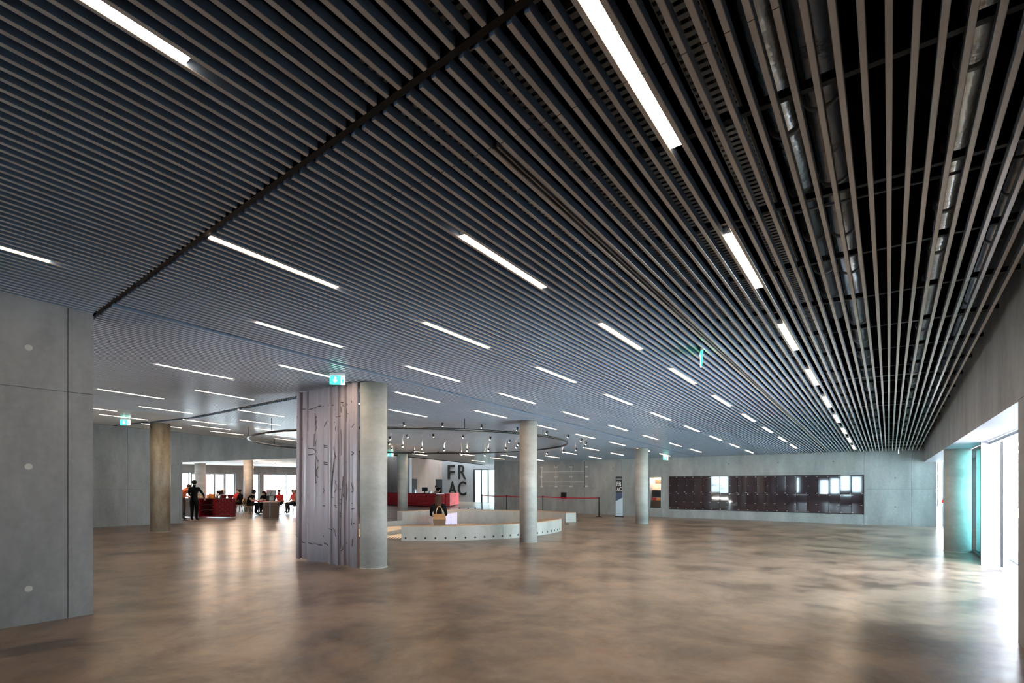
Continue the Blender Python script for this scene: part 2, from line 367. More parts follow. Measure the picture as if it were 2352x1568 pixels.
# ------------------------------------------------------------------ walls
def wall_yz(name, x0, x1, ys, zs, face, mat, holes=(), top=None, ties=(), core=True, gap=0.008):
    """wall running along y, visible face at x = face; panels between joints"""
    s = 1 if face == max(x0, x1) else -1
    back = x0 if s > 0 else x1
    c = MB(); T = top or (lambda y: zs[-1])
    cf = face - s*0.02
    for i in range(len(ys)-1):
        for j in range(len(zs)-1):
            if (i, j) in holes: continue
            a0, a1 = ys[i], ys[i+1]; z0 = zs[j]; last = j == len(zs)-2
            t0, t1 = (T(a0), T(a1)) if last else (zs[j+1], zs[j+1])
            xa, xb = min(back, cf), max(back, cf)
            c.hexa([(xa,a0,z0),(xb,a0,z0),(xb,a1,z0),(xa,a1,z0),(xa,a0,t0),(xb,a0,t0),(xb,a1,t1),(xa,a1,t1)])
    w = struct(c.build(name, M['wall_dark'] if core else mat))
    for i in range(len(ys)-1):
        for j in range(len(zs)-1):
            if (i, j) in holes: continue
            last = j == len(zs)-2
            g0 = gap if i > 0 else 0; g1 = gap if i < len(ys)-2 else 0
            a0, a1 = ys[i]+g0/2, ys[i+1]-g1/2; z0 = zs[j] + (gap/2 if j > 0 else 0)
            t0, t1 = (T(a0), T(a1)) if last else (zs[j+1]-gap/2, zs[j+1]-gap/2)
            xa, xb = min(cf, face), max(cf, face)
            MB().hexa([(xa,a0,z0),(xb,a0,z0),(xb,a1,z0),(xa,a1,z0),(xa,a0,t0),(xb,a0,t0),(xb,a1,t1),(xa,a1,t1)]).build('panel', mat, w)
    for (y, z) in ties:
        mb = MB(); V = []; n = 14
        for k, (r, d) in enumerate(((0.034, 0.0005), (0.030, 0.003), (0.0, 0.002))):
            pass
        mb.add([(face+s*0.003, y+0.032*math.cos(2*PI*q/n), z+0.032*math.sin(2*PI*q/n)) for q in range(n)], [tuple(range(n))])
        mb.add([(face+s*0.001, y+0.037*math.cos(2*PI*q/n), z+0.037*math.sin(2*PI*q/n)) for q in range(n)] + [(face+s*0.003, y+0.032*math.cos(2*PI*q/n), z+0.032*math.sin(2*PI*q/n)) for q in range(n)], [(q,(q+1)%n,n+(q+1)%n,n+q) for q in range(n)])
        mb.build('tie_hole_plug', M['column'], w)
    return w
def wall_xz(name, y0, y1, xs, zs, face, mat, holes=(), top=None, depth=0.02, ties=(), gap=0.008):
    s = 1 if face == max(y0, y1) else -1
    back = y0 if s > 0 else y1; cf = face - s*depth
    c = MB(); T = top or zs[-1]
    ya, yb = min(back, cf), max(back, cf); c.box(xs[0], xs[-1], ya, yb, zs[0], T)
    w = struct(c.build(name, M['wall_dark']))
    for i in range(len(xs)-1):
        zl = [(0, holes[i][0]), (holes[i][1], T)] if i in holes else [(0, zs[1]-gap/2), (zs[1]+gap/2, T)]
        g0 = gap/2 if i > 0 else 0; g1 = gap/2 if i < len(xs)-2 else 0
        for z0_, z1_ in zl: MB().box(xs[i]+g0, xs[i+1]-g1, min(cf, face), max(cf, face), z0_, z1_).build('panel', mat, w)
    for (x, z) in ties:
        n = 12; MB().add([(x+0.03*math.cos(2*PI*q/n), face+s*0.002, z+0.03*math.sin(2*PI*q/n)) for q in range(n)], [tuple(range(n))]).build('tie_hole_plug', M['wall_dark'], w)
    return w

FW = 25.65
# wall on the left, its end standing at y = 2.15
wall_yz('wall_left', -8.55, -8.19, [-8.2, -3.0, -0.6, 1.92, 2.17], [0, 2.79, 4.2], -8.19, M['cafe_wall'], top=lambda y: zc(y, -8.2) - 0.004,
        ties=[(1.56, 3.26), (1.56, 1.86), (1.56, 0.42), (0.2, 3.26), (0.2, 1.86), (0.2, 0.42)])
# cafe wall with the wide opening and its sloping header
wall_yz('wall_cafe', -24.95, -24.5, [-5.3, 2.0, 4.9, 7.6, 9.57], [0, 1.45, 4.0], -24.5, M['cafe_wall'], top=lambda y: zc(y, -24.5) - 0.004,
        ties=[(6.2, 3.0), (6.2, 0.6), (8.6, 3.0), (8.6, 0.6), (3.4, 3.0)])
hd = MB()
for a0, a1 in ((9.57, 11.3), (11.3, 13.6), (13.6, 15.4)):
    zb = lambda a: 2.60 + (a-9.57)/(14.86-9.57)*0.39
    hd.hexa([(-24.95,a0,zb(a0)),(-24.5,a0,zb(a0)),(-24.5,a1,zb(a1)),(-24.95,a1,zb(a1)),(-24.95,a0,zc(a0,-24.5)),(-24.5,a0,zc(a0,-24.5)),(-24.5,a1,zc(a1,-24.5)),(-24.95,a1,zc(a1,-24.5))])
struct(hd.build('wall_cafe_header', M['cafe_wall']))
wall_yz('wall_cafe_end', -24.95, -24.5, [15.4, 19.9], [0, 4.0], -24.5, M['cafe_wall'], top=lambda y: zc(y, -24.5) - 0.004)
pw = MB(); pw.prism([(-24.9,19.9),(-24.5,19.9),(-41.2,33.7),(-41.6,33.7)], 0, 4.6)
struct(pw.build('wall_partition', M['cafe_wall']))

# far wall with the locker niche and the shop window
FXs = [-20.10, -19.2, -17.0, -13.70, -11.5, -9.97, -9.33, -8.95, -0.83, 0.72, 1.48]
FZs = [0, 1.45, 3.3]
LX0, LX1, LZ0, LZ1 = -8.95, -0.83, 0.41, 2.05
wf = wall_xz('wall_far', FW, FW+0.75, FXs, FZs, FW, M['wall'], holes={7: (0.41, 2.05), 5: (0.41, 2.05)}, top=3.45, depth=0.45,
             ties=[(-4.0, 2.62), (-1.9, 2.62), (-6.1, 2.62), (0.2, 0.75), (0.2, 1.9), (-12.0, 2.5), (-17.6, 2.4)])
# right wall: solid near the camera, then the beam above the entrance opening
wall_yz('wall_right', 1.09, 1.60, [-8.2, -2.0, 3.5, 7.48], [0, 2.53, 4.2], 1.09, M['wall'], top=lambda y: 5.05, core=True)
bmw = wall_yz('wall_beam', 1.09, 1.60, [7.48, 8.55, 9.15, 13.5, 18.5, FW], [2.53, 4.2], 1.09, M['wall'], top=lambda y: 5.05)
MB().box(1.09, 1.62, 7.48, FW+0.45, 2.515, 2.53).build('soffit_board', M['offwhite'], bmw)

# behind the camera: end wall with glazed door bays that the locker fronts mirror
bw = MB()
bw_b = [(-7.95,-7.1), (-5.15,-4.45), (-4.3,-3.6), (-3.45,-2.7)]
prev = -8.19
for b0, b1 in bw_b:
    bw.box(prev, b0, -8.5, -8.2, 0, 5.2); bw.box(b0, b1, -8.5, -8.2, 0, 0.9); bw.box(b0, b1, -8.5, -8.2, 2.35, 5.2); prev = b1
bw.box(prev, 1.0, -8.5, -8.2, 0, 5.2); bw.box(-8.6, 1.6, -13.5, -8.5, 2.55, 2.75); bw.box(1.0, 1.6, -8.5, -8.2, 0, 5.2)  # includes an unseen overhang outside, added to keep sun off the bays
wb = struct(bw.build('wall_back', M['wall']))
for b0, b1 in bw_b: MB().box(b0, b1, -8.36, -8.35, 0.9, 2.35).build('pane', M['clear_glass'], wb)
# side hall on the left: glazed front, hidden by the left wall from here
sh = MB(); sh.box(-24.95, -8.3, -5.6, -5.3, 3.4, 5.2); sh.box(-11.4, -8.3, -5.6, -5.3, 0, 3.4); sh.box(-24.95, -15.8, -5.6, -5.3, 0, 3.4); sh.box(-15.8, -11.4, -5.6, -5.3, 0, 0.75)
for b_ in (-14.85, -13.7, -12.55): sh.box(b_-0.06, b_+0.06, -5.5, -5.4, 0.75, 3.4)
wsg = struct(sh.build('wall_side_glazing', M['wall']))
for b0, b1 in ((-15.8,-14.91),(-14.79,-13.76),(-13.64,-12.61),(-12.49,-11.4)): MB().box(b0, b1, -5.46, -5.45, 0.75, 3.4).build('pane', M['clear_glass'], wsg)

# ------------------------------------------------------------------ ceiling: black deck, carriers, slats
ck = MB(); ck.box(-24.95, 1.6, -8.5, 30.2, 5.05, 5.25)
ceil = struct(ck.build('ceiling', M['plenum']))
up = MB(); up.box(-8.6,-8.3,-8.5,-5.3,4.18,5.05); up.hexa([(-24.95,-5.6,zc(-5.6,-24.6)+0.002),(-24.5,-5.6,zc(-5.6,-24.6)+0.002),(-24.5,30.2,zc(30.2,-24.6)+0.002),(-24.95,30.2,zc(30.2,-24.6)+0.002),(-24.95,-5.6,5.05),(-24.5,-5.6,5.05),(-24.5,30.2,5.05),(-24.95,30.2,5.05)]); up.box(-20.1, 1.6, FW+0.02, FW+0.4, 3.45, 5.05); up.box(-24.9,-20.1,30.0,30.2,3.3,5.05)
up.build('bulkhead', M['plenum'], ceil)
PITCH = 0.104; SW = 0.031; SD = 0.062
def j1(b): return 1.88 + 0.040 * (-b if b < 0 else 0)
def j2(b): return 6.37 + 0.032 * (-b)
J2G = 0.085
def slat_mesh(L, dz):
    h = SW/2; e = 0.003
    prof = [(-h+e,0),(h-e,0),(h,e),(h,SD),(-h,SD),(-h,e)]
    V = [(x,0,z) for x,z in prof] + [(x,L,z+dz) for x,z in prof]
    F = [(5,4,3,2,1,0),(6,7,8,9,10,11)] + [(i,(i+1)%6,6+(i+1)%6,6+i) for i in range(6)]
    F = [tuple(reversed(f)) for f in F]
    return V, F
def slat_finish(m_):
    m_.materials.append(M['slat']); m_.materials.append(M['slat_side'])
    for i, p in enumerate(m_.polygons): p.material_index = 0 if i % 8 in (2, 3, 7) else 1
    m_.update(); return m_
stuff = MB()
meshes = {}
def put(b, a0, a1, single):
    L = a1 - a0; z0 = zc(a0, b)
    if single:
        key = round(L, 2)
        if key not in meshes:
            v, f = slat_mesh(L, -0.0355*L); m_ = bpy.data.meshes.new('slat'); m_.from_pydata(v, [], f); meshes[key] = slat_finish(m_)
        link('slat', meshes[key], ceil, (b, a0, z0))
    else:
        v, f = slat_mesh(L, -0.0355*L); stuff.add([(x+b, y+a0, z+z0) for x, y, z in v], f)
k = 9
while True:
    b = k * PITCH
    if b < -24.45: break
    single = b > -15.0
    if k != -73 or True:
        end = FW - 0.015 if b > -20.05 else 29.95
        st = round(j1(b) + 0.032, 2)
        if b > -8.15: put(b, -8.18, round(j1(b) - 0.032, 2), single)
        else: put(b, -5.28, round(j1(b) - 0.032, 2), False)
        if k != -73:
            if b < -10.4:
                put(b, st, round(j2(b) - J2G, 2), single); put(b, round(j2(b) + J2G, 2), end, single)
            else: put(b, st, end, single)
    k -= 1
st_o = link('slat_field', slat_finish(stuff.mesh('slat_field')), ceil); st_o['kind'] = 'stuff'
# carriers across the slats
def carrier(a, b0, b1, off=SD):
    mb = MB(); z0 = zc(a, 0) + off
    q = [(b1, a, z0 + (0 if b1 > -17 else 0))]
    for (p0, p1) in ([(b0, b1)] if b0 >= -17 else [(b0, -17.0), (-17.0, b1)]):
        za, zb = zc(a, p0) + off, zc(a, p1) + off
        mb.hexa([(p0,a-0.02,za),(p1,a-0.02,zb),(p1,a+0.02,zb),(p0,a+0.02,za),(p0,a-0.02,za+0.05),(p1,a-0.02,zb+0.05),(p1,a+0.02,zb+0.05),(p0,a+0.02,za+0.05)])
    o = mb.build('carrier_rail', M['carrier'], ceil)
a = -7.5
while a < 25.4:
    carrier(a, -24.4, 1.02); a += 1.2
# dark angle in the expansion joints
for (jf, b0, b1) in ((j1, -8.15, 1.0), (j2, -24.3, -10.4)):
    mb = MB(); n = 12
    for i in range(n):
        p0 = b0+(b1-b0)*i/n; p1 = b0+(b1-b0)*(i+1)/n
        A0, A1 = jf(p0), jf(p1); z0_, z1_ = zc(A0, p0)+0.012, zc(A1, p1)+0.012
        mb.hexa([(p0,A0-0.02,z0_),(p1,A1-0.02,z1_),(p1,A1+0.02,z1_),(p0,A0+0.02,z0_),(p0,A0-0.02,z0_+0.09),(p1,A1-0.02,z1_+0.09),(p1,A1+0.02,z1_+0.09),(p0,A0+0.02,z0_+0.09)])
    mb.build('joint_profile', M['carrier'], ceil)
# linear slot air diffuser
mb = MB(); bs = -19.5*PITCH
for o_, w in ((-0.034,0.005),(0.0,0.006),(0.034,0.005)):
    a0, a1 = 2.62, FW-0.05
    mb.hexa([(bs+o_-w,a0,zc(a0)+0.004),(bs+o_+w,a0,zc(a0)+0.004),(bs+o_+w,a1,zc(a1)+0.004),(bs+o_-w,a1,zc(a1)+0.004),(bs+o_-w,a0,zc(a0)+0.05),(bs+o_+w,a0,zc(a0)+0.05),(bs+o_+w,a1,zc(a1)+0.05),(bs+o_-w,a1,zc(a1)+0.05)])
tag(mb.build('slot_diffuser', M['tray']), 'long thin metal slot air diffuser set between two ceiling slats', 'air diffuser')

# plenum services: ducts and cable trays above the slats
def duct(label, pts, r, group=None, seams=True):
    p0 = pts[0]; t = thing('air_duct', label, 'duct', p0, 0, group)
    P = [(q[0]-p0[0], q[1]-p0[1], q[2]-p0[2]) for q in pts]
    MB().tube(P, r, 18).build('duct_pipe', M['duct'], t)
    L = 0; d = 1.1; acc = 0
    for i in range(len(P)-1):
        A, B = Vector(P[i]), Vector(P[i+1]); n = int((B-A).length // 1.1)
        for q in range(1, n+1):
            c = A + (B-A)*(q/(n+1)); dr = (B-A).normalized()*0.02
            MB().tube([tuple(c-dr), tuple(c+dr)], r+0.012, 18).build('joint_collar', M['tray'], t)
    return t
def arc(c, r, t0, t1, z, n=8): return [(c[0]+r*math.cos(t0+(t1-t0)*i/n), c[1]+r*math.sin(t0+(t1-t0)*i/n), z) for i in range(n+1)]
def zd(a, off): return zc(a) + off
duct('silver foil duct running straight above the slats under a bent duct', [(-0.36, 3.0, 4.30), (-0.36, 8, 4.12), (-0.36, 25, 3.55)], 0.105)
duct('foil duct that bends sideways above the slats near the end wall', [(1.0, 2.05, 4.52), (-0.22, 2.05, 4.52)] + arc((-0.22, 2.45), 0.4, -PI/2, -PI, 4.52) + [(-0.62, 3.4, 4.4), (-0.62, 9, 4.2)], 0.11)
duct('crinkled foil duct bending out above the slats beside the beam', [(1.0, 2.75, 4.5), (0.72, 2.78, 4.48), (0.5, 2.95, 4.42), (0.42, 3.3, 4.34), (0.42, 9, 4.12), (0.42, 25, 3.58)], 0.085)
duct('slim foil duct running next to the concrete beam above the slats', [(0.86, 4.2, 4.30), (0.86, 10, 4.05), (0.86, 25, 3.52)], 0.07)
def tray(label, b, a0, a1, off, w=0.2):
    z = lambda a: zc(a, b) + off
    t = thing('cable_tray', label, 'cable tray', (b, a0, z(a0)), 0, 'cable trays above the slats')
    n = int((a1-a0)/0.06)
    for s in (-1, 1):
        L = a1-a0; dz = z(a1)-z(a0); x0, x1 = s*w/2-0.003, s*w/2+0.003
        MB().hexa([(x0,0,0),(x1,0,0),(x1,L,dz),(x0,L,dz),(x0,0,0.06),(x1,0,0.06),(x1,L,dz+0.06),(x0,L,dz+0.06)]).build('tray_side', M['tray'], t)
    mb = MB()
    for i in range(n):
        a = 0.06*i; zz = z(a0+a)-z(a0)
        mb.box(-w/2, w/2, a, a+0.034, zz, zz+0.003)
    o = mb.build('tray_rungs', M['tray'], t); o['kind'] = 'stuff'
    mb = MB()
    for q in range(4):
        x = -w/2+0.03+q*0.045; mb.tube([(x,0,0.015),(x,a1-a0,z(a1)-z(a0)+0.015)], 0.011, 6)
    o = mb.build('cables', M['black'], t); o['kind'] = 'stuff'
tray('perforated steel cable tray above the slats next to the ducts', -0.86, 1.2, 25, 0.24)
tray('perforated steel cable tray above the slats beside the light row nearest the beam', -1.34, 1.2, 25, 0.20)
tray('perforated cable tray above the slats close to the slot diffuser', -1.80, 1.6, 25, 0.26)
tray('perforated cable tray over the slats between slot diffuser and second light row', -2.55, 1.9, 25, 0.28)
# crossing rods and hangers that glint in the plenum
for i, a in enumerate((5.1, 8.9, 12.4, 16.0, 19.5, 22.8)):
    mb = MB(); z = zc(a)+0.30
    mb.tube([(-2.6,a,z+0.05),(1.05,a+0.1,z)], 0.012, 6)
    tag(mb.build('conduit', M['tray']), 'thin steel conduit crossing above the slats and ducts', 'conduit', 'conduits crossing above the slats')

# ------------------------------------------------------------------ linear lights in the slat gaps
LH = 1.28
lp = thing('linear_light', 'warm white strip light recessed between the ceiling slats', 'light', (0,0,0), 0, 'strip lights in the slatted ceiling')
dz = -0.0355*LH
g = 0.0362
MB().hexa([(-g,0,0.002),(g,0,0.002),(g,LH,dz+0.002),(-g,LH,dz+0.002),(-g,0,0.016),(g,0,0.016),(g,LH,dz+0.016),(-g,LH,dz+0.016)]).build('diffuser', M['diffuser'], lp)
MB().hexa([(-g,-0.01,0.017),(g,-0.01,0.017),(g,LH+0.01,dz+0.017),(-g,LH+0.01,dz+0.017),(-g,-0.01,0.085),(g,-0.01,0.085),(g,LH+0.01,dz+0.085),(-g,LH+0.01,dz+0.085)]).build('housing', M['white'], lp)
first = True; lamps = []
for kk in range(13):
    b = (-10.5 - 18*kk) * PITCH
    off = (2.52 if kk % 2 == 0 else 3.86) + 0.045*(-b)
    cs = [off + 2.65*n for n in range(-4, 11)]
    for c in cs:
        a0 = c - LH/2
        if b > -8.2 and a0 < j1(b)+0.04:
            if a0 < j1(b)-0.3: continue
            a0 = j1(b)+0.05
        if b <= -8.2 and a0 < 3.3: continue
        if a0 + LH > (FW-0.4 if b > -20.0 else 29.5): continue
        if b < -10.4 and a0 < j2(b)+0.1 and a0+LH > j2(b)-0.1: a0 = j2(b) - 0.11 - LH if c < j2(b) else j2(b) + 0.11
        if math.hypot(b+14.2, c-15.0) < 5.5: continue
        if kk == 12 or (kk >= 10 and c > 14 and round((c-off)/2.65) % 2): continue
        o = lp if first else copy_tree(lp); first = False
        o.location = (b, a0, zc(a0, b)); lamps.append((kk, a0, o))
for b, a0 in ((-28.5*PITCH, -0.10), (-64.5*PITCH, 0.15)):
    o = copy_tree(lp); o.location = (b, a0, zc(a0, b)); lamps.append((1 if b > -4 else 3, a0, o))
ORD = ['first','second','third','fourth','fifth','sixth','seventh','eighth','ninth','tenth','eleventh','twelfth','thirteenth']
for kk in range(13):
    for n_, (_, a0, o) in enumerate(sorted([q for q in lamps if q[0] == kk], key=lambda q: -q[1])):
        o['label'] = 'warm strip light, %s from the far wall in the %s row from the concrete beam' % (ORD[n_], ORD[kk])

# ------------------------------------------------------------------ concrete columns
def column(label, x, y, r, top, mat, name='concrete_column', sink=0.0):
    t = thing(name, label, 'column', (x, y, 0))
    MB().lathe([(r, 0), (r, top)], 48).build('shaft', mat, t)
    MB().lathe([(r+0.012, 0), (r+0.012, 0.006), (r-0.01, 0.0065)], 48).build('floor_joint', M['bench'], t)
    return t
column('round grey concrete column with the pleated white curtain against it', -8.33, 6.72, 0.262, zc(6.9), M['column'])
column('round concrete column standing before the curved concrete bench', -8.38, 12.28, 0.252, zc(12.5), M['column'])
column('round concrete column before the dark wall between banner stand and lockers', -8.42, 20.82, 0.262, zc(21.05), M['column'])
column('brown mottled round column wrapped in film before the cafe wall', -20.6, 7.35, 0.30, zc(7.6, -20.6), M['column_film'])
column('round teal-lit concrete column under the beam by the entrance glass', 1.36, 16.75, 0.262, 2.515, M['column'])
column('round concrete column between sunken circle and red reception desk', -22.05, 19.8, 0.27, zc(20.05, -22), M['column'])
column('round concrete column standing among the cafe tables', -31.3, 15.85, 0.27, 3.1, M['column'])
column('thick round concrete column close to the cafe windows', -38.6, 16.2, 0.34, 3.1, M['column'])

# ------------------------------------------------------------------ cafe shell
cc = MB(); cc.prism([(-24.95,3.0),(-24.95,19.9),(-41.6,33.7),(-41.6,3.0)], 3.10, 3.3); struct(cc.build('ceiling_cafe', M['paving']))
cr_ = MB(); cr_.box(-41.6, -24.5, 2.7, 3.0, 0, 3.3); struct(cr_.build('wall_cafe_side', M['cafe_wall']))
cb = MB(); cb.box(-41.6, -41.2, 3.0, 34, 2.50, 3.1); struct(cb.build('wall_cafe_lintel', M['cafe_wall']))
for i, (a0, a1) in enumerate(((3.2, 8.6), (8.8, 16.6), (19.15, 19.85), (20.6, 21.75), (22.1, 24.1), (24.15, 27.5), (27.7, 33.5))):
    mb = MB(); x0, x1 = -41.42, -41.34
    n = max(1, int((a1-a0)/1.6)); w_ = struct(mb.box(x0,x1,a0,a0+0.06,0,2.5).box(x0,x1,a1-0.06,a1,0,2.5).box(x0,x1,a0,a1,0,0.06).box(x0,x1,a0,a1,2.44,2.5).build('window_%d' % (i+1), M['frame_grey']))
    for q in range(n):
        p0 = a0+0.06+(a1-a0-0.12)*q/n; p1 = a0+0.06+(a1-a0-0.12)*(q+1)/n
        MB().box(-41.385,-41.375,p0+0.01,p1-0.01,0.06,2.44).build('pane', M['clear_glass'], w_)
        if q: MB().box(x0,x1,p0-0.03,p0+0.03,0.06,2.44).build('mullion', M['frame_grey'], w_)
dd = struct(MB().box(-41.45,-41.30,16.7,16.8,0,2.5).box(-41.45,-41.3,19.0,19.1,0,2.5).box(-41.45,-41.3,16.8,19.0,2.4,2.5).build('door_1', M['frame_grey']))
for q in (17.45, 18.35): MB().box(-41.44,-41.32,q-0.07,q+0.07,0,2.4).build('door_stile', M['frame_grey'], dd)
for q0, q1 in ((16.82,17.36),(17.54,18.26),(18.44,18.98)): MB().box(-41.39,-41.38,q0,q1,0.05,2.38).build('pane', M['clear_glass'], dd)
for i,(a0,a1) in enumerate(((19.85,20.6),(21.75,22.1))):
    struct(MB().box(-41.6,-41.2,a0,a1,0,2.5).build('wall_cafe_pier_%d' % (i+1), M['cafe_wall']))
# outside the cafe: bright paving and red facade fins
og = MB(); og.box(-75, -41.6, -10, 60, -0.1, -0.005); struct(og.build('floor_outside_cafe', M['paving']))
for i, (a, w, h_) in enumerate(((20.5,2.2,3.6),(24.6,1.6,3.6),(31.4,1.2,3.4),(36.6,3.2,3.6),(41.0,1.2,3.6),(43.8,1.5,3.5))):
    t = MB().bbox(-58.3,-57.9,a-w/2,a+w/2,-0.005,h_,0.03).build('facade_fin', M['banner'])
    tag(t, 'broad red facade fin standing outside the cafe windows', 'facade fin', 'red facade fins outside the cafe')
# cafe ceiling downlights along the opening
for i in range(6):
    a = 10.4+i*2.1
    t = thing('downlight', 'small round downlight in the white cafe ceiling', 'light', (-27.2-i*1.6, a, 3.06), 0, 'downlights in the cafe ceiling')
    MB().lathe([(0.06,0.0),(0.07,0.0),(0.075,0.04),(0.06,0.04)],16).build('ring', M['black'], t)
    MB().lathe([(0.055,0.012),(0.0001,0.012)],16).build('lens', M['spot_on'], t)
    l = bpy.data.lights.new('downlight_beam', 'POINT'); l.energy = 26; l.color = (1.0,0.72,0.5); l.shadow_soft_size = 0.05
    o = bpy.data.objects.new('downlight_beam', l); COL.objects.link(o); o.parent = t; o.location = (0,0,-0.12)

# ------------------------------------------------------------------ reception shell and atrium
AF = 37.0
wr = MB(); wr.box(-35.7, -31.45, AF, AF+0.4, 0, 8); wr.box(-31.45, -20, AF, AF+0.4, 3.04, 8)
frac_wall = struct(wr.build('wall_letters', plain('pale_concrete', (0.46,0.48,0.49), 0.7, var=0.06, scale=2)))
wq = MB(); wq.box(-35.9, -35.5, 33.0, AF, 0, 8); struct(wq.build('wall_reception', concrete('warm_concrete', (0.20,0.15,0.125), (0.30,0.235,0.20))))
wp = MB(); wp.box(-37.0, -35.5, 32.7, 33.0, 0, 8); struct(wp.build('wall_reception_return', frac_wall.data.materials[0]))
wp = MB(); wp.box(-41.6, -37.0, 33.3, 33.6, 0, 8); struct(wp.build('wall_reception_back', M['cafe_wall']))
wp = MB(); wp.box(-41.6,-24.6,-5.6,35.6,5.05,5.25); wp.box(-41.6,-36,33.2,38,7.8,8.0); wp.box(-24.95,-24.6,30.2,37.4,4.5,8); wp.box(-41.6,-24.6,35.4,35.6,5.05,8.0); struct(wp.build('ceiling_reception', M['white']))
wp = MB(); wp.box(-24.6,-19.5,30.2,37.4,4.5,4.7); wp.box(-20.1,-19.7,26.4,37.4,0,3.4); struct(wp.build('wall_corridor', M['cafe_wall']))
# glass doors beside the letters
dr = struct(MB().box(-31.45,-31.33,AF-0.04,AF+0.1,0,3.04).box(-30.60,-30.50,AF-0.02,AF+0.08,0,3.04).box(-31.45,-28.0,AF-0.02,AF+0.1,2.98,3.04).box(-29.75,-29.69,AF-0.02,AF+0.08,0,3.04).box(-28.7,-28.64,AF-0.02,AF+0.08,0,3.04).build('door_2', M['dark_metal']))
for q0,q1 in ((-31.33,-30.60),(-30.5,-29.75),(-29.69,-28.7),(-28.64,-27.6)): MB().box(q0,q1,AF+0.02,AF+0.03,0,2.98).build('pane', M['pale_teal_glass'], dr)
struct(MB().box(-45,-19,AF+0.4,60,-0.1,-0.005).build('floor_outside_doors', M['paving']))
struct(MB().box(-45,-19,43.0,43.4,0,7).build('wall_sky_blocker', M['wall']))  # wall added beyond the glass doors to block bright sky behind them
# black wall doors behind the desk
for i,(a0,a1,x) in enumerate(((33.05,33.6,-35.5),(36.1,36.95,-35.5))):
    d_ = struct(MB().box(x,x+0.05,a0,a1,0,2.15).build('door_%d' % (3+i), M['black']))
    MB().tube([(x+0.05,a0+0.08,1.0),(x+0.09,a0+0.08,1.0),(x+0.09,a0+0.2,1.0)],0.012,6).build('door_handle', M['metal'], d_)
tag(MB().bbox(-37.75,-37.55,33.26,33.3,1.25,1.62,0.01).build('wall_switch', M['white']), 'small white switch plate on the wall behind the reception desk', 'switch')

# wall letters F R A C
def text_mesh(body, size, depth, bold=0.0):
    cu = bpy.data.curves.new('t', 'FONT'); cu.body = body; cu.size = size; cu.extrude = depth; cu.offset = bold; cu.align_x = 'CENTER'; cu.resolution_u = 6
    o = bpy.data.objects.new('t', cu); COL.objects.link(o)
    dg = bpy.context.evaluated_depsgraph_get(); dg.update()
    me = bpy.data.meshes.new_from_object(o.evaluated_get(dg)); bpy.data.objects.remove(o); bpy.data.curves.remove(cu); return me
def text_obj(name, body, mat, h, depth, bold, loc, rot, parent=None, w=None):
    me = text_mesh(body, 1.0, 0.0, bold)
    xs_ = [v.co.x for v in me.vertices]; ys_ = [v.co.y for v in me.vertices]
    s = h/(max(ys_)-min(ys_)); sx_ = s if w is None else w/(max(xs_)-min(xs_)); cx_ = (max(xs_)+min(xs_))/2; y0_ = min(ys_)
    bpy.data.meshes.remove(me)
    me = text_mesh(body, 1.0, depth/s, bold)
    for v in me.vertices: v.co = ((v.co.x-cx_)*sx_, (v.co.y-y0_)*s, v.co.z*s)
    me.materials.clear(); me.materials.append(mat)
    o = link(name, me, parent, loc); o.rotation_euler = rot; return o
lett = {'F': (1028.5,1044.5,1068,1100), 'R': (1053,1070.5,1067.5,1100), 'A': (1030,1049,1105,1137), 'C': (1052,1071,1105,1137.5)}
for ch,(xa,xb,ya,yb) in lett.items():
    b0, z1 = ona(xa, ya, AF-0.03); b1, _ = ona(xb, ya, AF-0.03); _, z0 = ona((xa+xb)/2, yb, AF-0.03)
    o = text_obj('wall_letter', ch, M['black'], z1-z0, 0.03, 0.006, ((b0+b1)/2, AF-0.032, z0), (PI/2,0,0), None, b1-b0)
    tag(o, 'big black letter %s mounted on the pale concrete wall by the reception' % ch, 'letter', 'wall letters')

# red tiled reception desk
dk = thing('reception_desk', 'long low red tiled reception desk with angled right wing', 'desk', (-28, 27.3, 0))
def lp_(pts): return [(x+28, y-27.3) for x, y in pts]
MB().prism(lp_([(-33.0,27.35),(-26.55,27.05),(-26.2,27.5),(-26.45,27.95),(-33.0,28.25)]), 0.06, 0.95).build('counter_front', M['tile'], dk)
MB().prism(lp_([(-26.25,27.72),(-26.05,27.95),(-28.2,31.3),(-28.9,31.0),(-26.6,27.95)]), 0.06, 0.97).build('counter_wing', M['tile'], dk)
MB().prism(lp_([(-33.0,27.32),(-26.53,27.02),(-26.17,27.5),(-26.45,28.0),(-33.0,28.3)]), 0.95, 0.985).build('counter_top', M['tile_one'], dk)
MB().prism(lp_([(-32.9,27.45),(-26.6,27.2),(-26.3,27.9),(-28.4,31.1),(-28.8,30.9),(-26.8,28.0),(-32.9,28.1)]), 0.0, 0.06).build('plinth', M['black'], dk)
def monitor(label, loc, rz, w=0.5, h=0.32):
    t = thing('monitor', label, 'monitor', loc, rz)
    MB().bbox(-w/2,w/2,-0.02,0.02,0.12,0.12+h,0.01).build('screen', M['screen'], t); MB().box(-0.03,0.03,0.01,0.04,0.02,0.2).build('neck', M['black'], t)
    MB().bbox(-0.11,0.11,-0.08,0.1,0,0.02,0.008).build('foot', M['black'], t); return t
monitor('black monitor on the reception desk next to a leaflet holder', (-28.7, 28.0, 0.985), 0.3)
